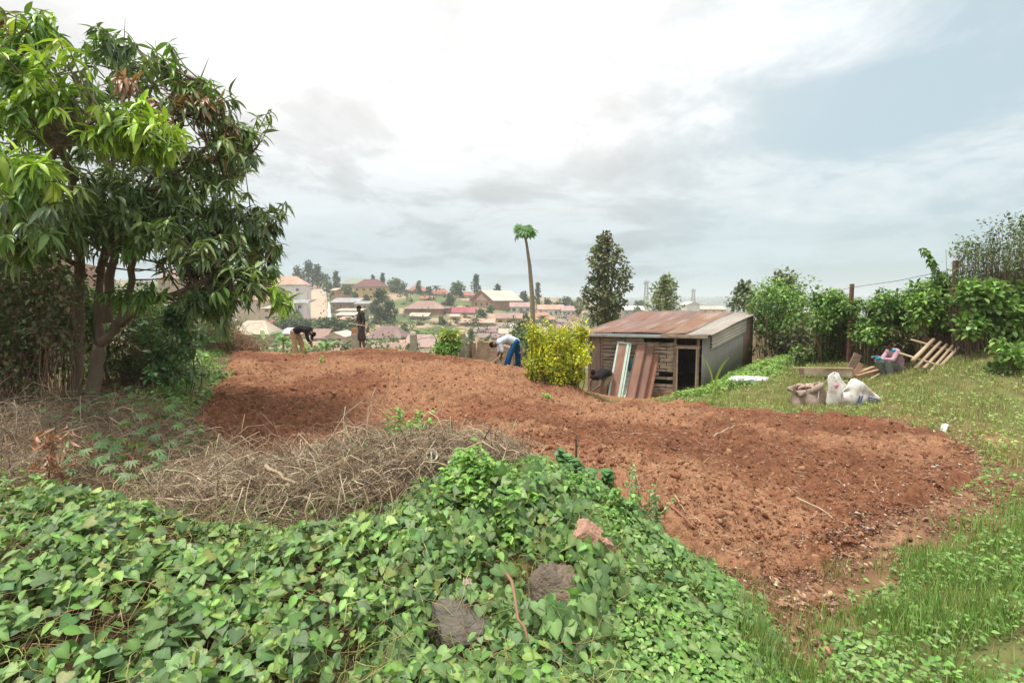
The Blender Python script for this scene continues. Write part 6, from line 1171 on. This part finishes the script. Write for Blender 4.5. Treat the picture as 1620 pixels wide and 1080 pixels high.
k = MB(); a, b = at(483, 500, 205), at(483, 478, 238); k.beam(a, b, .4, 2.6, (1,0,0)); o = k.build('side_wall', wm(WC['white'], 'white'), origin=a); obj_tag(o, 'white end wall standing on the left side of the street', 'wall')
for lab, px0, px1, py, Y, hgt, wc in (('brick garden wall above the grey tin roof', 524, 562, 471, 240, 2.0, 'brick'), ('stone retaining wall in the gardens below the yellow house', 560, 600, 481, 222, 2.2, 'stone'), ('long tan wall below the brick hall', 640, 708, 516, 178, 2.2, 'tan'), ('pale compound wall left of the long stone compound', 700, 728, 520, 166, 2.5, 'stone'), ('tan garden wall left of the street foot', 440, 486, 508, 190, 2.0, 'pink')):
    a, b = at(px0, py, Y), at(px1, py, Y); k = MB(); d = b - a; n = 6
    for i in range(n): k.box(d * ((i + .5) / n) + Vector((0,0,-hgt*.5 + .15 * (i % 2))), (d.length / n, .3, hgt + 2.2))
    o = k.build('garden_wall', wm(WC[wc], wc)); o.location = a; obj_tag(o, lab, 'wall', 'garden walls in the town')
# vehicles and people in the street
def van(label, px, py, Y, col, rz, s=1.0):
    b = at(px, py, Y); e = empty('parked_van', b, label, 'van', rz=rz); k = MB(); prof = [(-2.3,.35),(2.2,.35),(2.3,.9),(2.0,1.15),(1.35,1.95),(-2.2,2.0),(-2.35,1.6)]; n = len(prof); v = [(x, y, z) for y in (-.85, .85) for x, z in prof]; k.add(v, [tuple(range(n)), tuple(range(2*n-1, n-1, -1))] + [(i, i + n, (i+1) % n + n, (i+1) % n) for i in range(n)]); k.build('body', mat('van_' + label[:5], col, .35, .05, 1, 0, spec=.6), e, bevel=.08)
    k = MB(); [k.box((-.2 - 1.1 * i + .6, y, 1.5), (.95, .03, .5)) for i in range(3) for y in (-.86, .86)]; M = Matrix.Rotation(-.69, 3, 'Y'); k.box((1.72, 0, 1.55), (.03, 1.4, .85), M); k.build('windscreen', GLASS, e)
    for x in (-1.5, 1.45):
        for y in (-.8, .8): k = MB(); k.tube([(x, y-.1, .35), (x, y+.1, .35)], .36, 14); k.build('wheel', mat('tyre', (.02,.02,.02)), e)
    for y in (-.6, .6): k = MB(); k.ball((2.28, y, .8), (.05,.14,.1), 8, 6); k.build('headlight', mat('headlight', (.7,.7,.68), .2), e, smooth=True)
van('white van parked at the top right side of the street', 514.5, 467.5, 272, (.62,.62,.64), -1.45); van('dark grey van parked behind the white one up the street', 515.5, 461, 292, (.10,.11,.13), -1.5)
def walker(label, px, py, Y, top, bot, f=(0,-1,0)):
    r = at(px, py, Y); person(label, r, dict(hipL=(-.09,0,.92), hipR=(.09,0,.92), shL=(-.18,0,1.42), shR=(.18,0,1.42), head=(0,-.02,1.62), elL=(-.24,.06,1.15), haL=(-.26,-.06,.92), elR=(.24,-.02,1.15), haR=(.27,-.16,.94), knL=(-.10,-.12,.5), knR=(.10,.0,.5), anL=(-.10,-.10,.09), anR=(.10,.22,.12)), f, top, bot, .5, 1, vox=.035, hands=False, group='people walking in the street')
cw = lambda n, c: mat('cloth_' + n, c, .9, .1, 5, 0)
walker('person in dark clothes walking up the left middle of the far street', 507.8, 500, 216, cw('navy', (.03,.04,.07)), cw('black', (.02,.02,.02))); walker('person in red top walking just right of the darkly dressed one', 512.2, 496, 221, cw('red', (.40,.05,.05)), cw('black', 0)); walker('person in black top halfway up the far street', 511.5, 485, 237, cw('black', 0), cw('brown', (.12,.08,.06)))
walker('person in pink top beside the black topped one', 514.5, 481, 242, cw('pinkt', (.55,.25,.28)), cw('navy', 0)); walker('person in green top near the top of the far street', 508, 466, 277, cw('green', (.06,.13,.07)), cw('black', 0)); walker('person in purple top beside the parked van', 511, 470, 268, cw('purple', (.16,.07,.2)), cw('black', 0)); walker('person in white top by the pale street wall', 516, 488, 232, cw('white', (.6,.6,.6)), cw('navy', 0))
# satellite dish on the blue house, masts, street poles
c0 = at(618, 538, 131.6); k = MB(); k.tube([(0,0,0),(0,-.08,.02),(0,-.2,.05)], [.12,.42,.62], 18, cap=False); k.tube([(0,0,0),(0,.4,-.1)], .04, 6); o = k.build('satellite_dish', mat('dish_white', (.68,.68,.68), .5), smooth=True); o.location = c0; obj_tag(o, 'white round satellite dish on the turquoise blue house wall', 'satellite dish')
def mast(label, px, py_top, py_base, Y, wbase):
    b = at(px, py_base, Y); h = (py_base - py_top) / F * Y; e = empty('lattice_mast', b, label, 'radio mast', 'radio masts on the horizon'); k = MB(); n = 14; r = lambda z: wbase * (1 - .55 * z / h) / 2
    for i in range(n):
        z0, z1 = h * i / n, h * (i + 1) / n; cs = [(-1,-1),(1,-1),(1,1),(-1,1)]
        for j in range(4): a, c_ = cs[j], cs[(j+1) % 4]; k.tube([(a[0]*r(z0), a[1]*r(z0), z0), (a[0]*r(z1), a[1]*r(z1), z1)], wbase*.06, 4); k.tube([(a[0]*r(z0), a[1]*r(z0), z0), (c_[0]*r(z1), c_[1]*r(z1), z1)], wbase*.035, 4)
    k.build('tower', mat('mast_steel', (.22,.20,.21)), e); k = MB(); k.tube([(0,0,h*.98),(0,0,h*1.12)], wbase*.05, 5)
    for i in range(6): a = i * PI / 3; k.box((math.cos(a)*wbase*.55, math.sin(a)*wbase*.55, h * (.90 if i % 2 else .97)), (wbase*.22, wbase*.2, h*.11), rz=a)
    k.build('antennas', mat('antenna', (.45,.45,.47)), e)
mast('taller lattice radio mast left of the loose pale tree', 1022, 445, 482, 420, 3.4); mast('shorter lattice radio mast above the industrial shed', 1096.5, 458, 482, 520, 3.6)
for px, pt, pb_, Y, lab in ((555,424+34,478,235,'street pole by the orange walled house'),(521,452,466,275,'street pole at the top of the street'),(575,455,478,246,'pole beside the dark red roofed house'),(679,481,500,205,'thin pole at the right end of the brick hall')):
    b = at(px, pb_, Y); k = MB(); h = (pb_ - pt) / F * Y; k.tube([(0,0,-1),(0,0,h)], [.14,.09], 6); k.beam((-.8,0,h*.93),(.8,0,h*.93),.12,.12); o = k.build('utility_pole', mat('pole_wood', (.20,.15,.12))); o.location = b; obj_tag(o, lab, 'utility pole', 'utility poles in the town')
# trees of the opposite slope
TD = [(.07,.105,.065), (.085,.125,.07), (.11,.145,.07)]; TG = [(.11,.17,.065), (.14,.21,.075), (.09,.14,.065)]; TO = [(.17,.17,.09), (.20,.19,.10), (.14,.14,.085)]
for t in [('leaning dark tree at the left of the ridge grove',470,420,455,26,300,TD+TO,'loose',500),('tallest dark tree of the ridge grove',488,411,458,30,302,TD,'loose',900),('broad dark tree right in the ridge grove',502,418,458,26,300,TD,'loose',650),
 ('small round tree between grove and dark conifer',515,433,458,16,300,TO+TG,'round',300),('dark conifer like tree right of the ridge grove',531,428,460,18,296,TD,'cone',500),('bright bushy tree at the top of the street',520,446,464,18,285,TG,'round',400),('low brownish tree left of the dark red roof',549,452,468,24,262,TO+TG,'round',450),
 ('small dark tree at the street foot wall',526,462,478,10,258,TD,'round',200),('slim dark cypress right of the dark red roof',605,431,458,10,285,TD,'cone',350),('wide round tree crowning the ridge',626,441,463,38,295,TG+TO,'round',900),('small tree top behind the dark red roof',590,436,450,8,292,TD,'round',160),
 ('large dark tree in the middle of the slope',600,456,520,40,176,TD,'column',2200),('dark lower tree right of the large dark one',618,474,520,26,178,TD+TG,'round',800),('columnar grey green tree among the ridge red roofs',662,443,468,14,292,TG,'column',350),('dark tree left of the bright red ridge roof',678,454,470,12,290,TD,'round',220),
 ('dark round topped tree above the crimson roof',711,463,488,18,232,TD+TO,'round',500),('full round tree on the ridge left of the tall one',725,446,470,28,282,TG,'round',800),('tall wispy eucalyptus like tree on the ridge',753,432,470,19,280,TD,'loose',500),('small tree standing up behind the cream hall roof',787,449,464,11,290,TD,'loose',200),
 ('dark clump of tree left of the papaya trunk',829,461,486,20,262,TD,'round',600),('tall thin wispy tree right of the papaya trunk',851,444,490,13,258,TD,'loose',420),('rounded dark tree behind the school roof',866,472,488,18,270,TG,'round',350),('low spreading tree right of the papaya on the ridge',882,478,488,16,285,TG,'round',260),('dark tree on the low ridge left of the tall dark tree',897,470,490,26,270,TD,'round',650),
 ('grey green tree touching the tall dark tree on its left',915,470,500,20,200,TG+TO,'round',500),('small tree in the garden below the red ridge roofs',700,478,492,12,226,TG,'round',250),('garden tree left of the long crimson roof',698,500,522,14,172,TD,'round',400),('garden tree right of the turquoise wall',762,490,508,16,196,TD+TG,'round',420),
 ('bright garden tree below the gabled hall',776,482,500,14,212,TG,'round',300),('bare grey bush below the stone annex',664,508,526,16,170,TO,'round',400),('tree on the right of the ochre house',832,496,518,14,172,TD,'round',380),('dark tree before the papaya foot',826,508,530,20,120,TD+TO,'round',700),
 ('spreading tree far beyond the shed, between two masts',1012,475,492,18,330,TG,'flat',300),('small round tree behind the shed roof left end',1008,486,502,16,240,TG,'round',300),('tree left of the blue house in the hedge row',556,505,530,20,150,TG,'round',420),('tree at the left of the salmon roofed house',405,448,478,26,230,TD,'round',500),
 ('tree glimpsed behind mango limbs, far left',330,430,470,34,220,TG,'round',500),('garden tree by the terrace house steps',470,490,510,16,192,TG,'round',350),('bushy tree between the blue house and brick annex',640,512,532,18,150,TG,'round',450),('green garden tree right of the rope wall',745,520,540,14,130,TG,'round',300),
 ('small tree left of the yellow two storey house',562,462,480,12,240,TG,'round',260),('small tree before the yellow two storey house',580,466,480,10,238,TG,'round',220)]:
    tree('tree', t[0], t[1], t[2], t[3], t[4], t[5], t[6], t[7], int(t[8] * 1.0), size=t[5] * .0038, group='trees on the opposite slope', k=14)
def palm(label, px, py_top, py_base, Y, s):
    b = at(px, py_base, Y); h = (py_base - py_top) / F * Y; e = empty('palm_tree', b, label, 'palm'); k = MB(); k.tube([(0,0,-1),(0,0,h*.8)], [.25,.18], 7); k.build('trunk', BARKG, e); n = 26; pr = t_strip([(0,.03),(.3,.12),(.7,.10),(1,.01)], .6, .3); a = RNG.uniform(0, 2*PI, n); D = np.c_[np.cos(a), np.sin(a), RNG.uniform(-.2, 1.3, n)]; X, Y_, Z = axes(D, np.tile([0,0,1.], (n,1))); V, Fs = stamp(pr, np.tile([0,0,h*.8],(n,1)), X, Y_, Z, np.full(n, s)); npmesh('fronds', V, Fs, FARLEAF, e, cols_for(pr, jitter(TG, n)))
palm('palm on the ridge between two red roofs', 690, 452, 468, 285, 3.0); palm('shaggy palm above the crimson roofed house', 752, 502, 522, 165, 2.4); palm('yellowish palm before the orange hipped roof', 858, 500, 516, 170, 2.6); palm('small palm at the left of the red ridge house', 640, 458, 470, 280, 2.0)
# hedge row and garden greenery
for lab, px0, px1, py0, py1, Y, cs in (('yellow green end of the hedge row below the street', 440, 482, 506, 516, 158, [(.20,.25,.05), (.14,.2,.05)]), ('dark hedge row below the street foot', 440, 500, 514, 530, 152, TD), ('dense dark hedge row above the cream gabled house', 498, 560, 510, 530, 146, TD + TG)):
    shrub('hedge_row', lab, 'hedge', blob(px0, px1, py0, py1, Y, Y + 6, 30, 1.9), 3600, .75, QUADL, cs, m=FARLEAF, nst=10, sr=.1)
rng = random.Random(9)
gx = []; 
for i in range(760):
    px = rng.uniform(180, 1010); Y = rng.uniform(90, 330)
    if abs(px - 503) < 24 and Y > 180: continue
    b = ground_at(px, Y); gx.append((b.x, b.y, b.z + rng.uniform(.2, 1.2), rng.uniform(.8, 2.2)))
gx = np.array(gx); V, Fs, Cc = clumpcloud(gx[:, :3], gx[:, 3], 38000, .65, QUADL, TG + TD + TO + [(.14,.2,.06)]); o = npmesh('garden_greenery', V, Fs, FARLEAF, None, Cc); obj_tag(o, 'bushes and garden greenery scattered between the town houses', 'shrubbery', kind='stuff')
near = []
for i in range(90): px = rng.uniform(370, 860); Y = rng.uniform(34, 85); b = ground_at(px, Y); near.append((b.x, b.y, b.z + .6, rng.uniform(.8, 1.6)))
near = np.array(near); V, Fs, Cc = clumpcloud(near[:, :3], near[:, 3], 7000, .4, QUADL, TG + [(.13,.2,.06)]); o = npmesh('valley_greenery', V, Fs, FARLEAF, None, Cc); obj_tag(o, 'low bushes and scrub in the dip just past the field', 'shrubbery', kind='stuff')
# far country: tree line and pale settlement on the horizon hills
n = 5200; px = RNG.uniform(880, 1700, n); Y = RNG.uniform(700, 3200, n); x = (px - 810) / F * Y; P = np.c_[x, Y, H(x, Y) + Y * .002]; X, Yy, Z = frames(RNG.normal(0, 1, (n, 3))); V, Fs = stamp(CLUMP, P, X, Yy, Z, Y * .006); o = npmesh('far_woods', V, Fs, FARLEAF, None, cols_for(CLUMP, jitter(TD, n))); obj_tag(o, 'far off woods on the hazy horizon hills', 'woods', kind='stuff')
k = MB(); rng = random.Random(5)
for i in range(230): px = rng.uniform(940, 1400); Y = rng.uniform(900, 2900); x = (px - 810) / F * Y; z = h1(x, Y); s = rng.uniform(8, 16); k.box((x, Y, z + s * .25), (s * 1.3, s, s * .5), rz=rng.random())
o = k.build('far_settlement', wm((.55,.50,.46), 'far')); obj_tag(o, 'tiny pale roofs of a far off town on the horizon', 'far town', kind='stuff')
# ------------------------------------------------------------------ air
hz = MB(); hz.box((0, 0, 0), (18400, 18400, 120)); hzm = bpy.data.materials.new('haze_air'); hzm.use_nodes = True; t = NT(hzm.node_tree); t.n.clear(); o_ = t.add('ShaderNodeOutputMaterial'); pv = t.add('ShaderNodeVolumePrincipled'); pv.inputs['Density'].default_value = .00055; pv.inputs['Color'].default_value = (.86,.92,.97,1); t.link(pv.outputs[0], o_.inputs['Volume'])
ho = hz.build('haze', hzm); ho['kind'] = 'stuff'
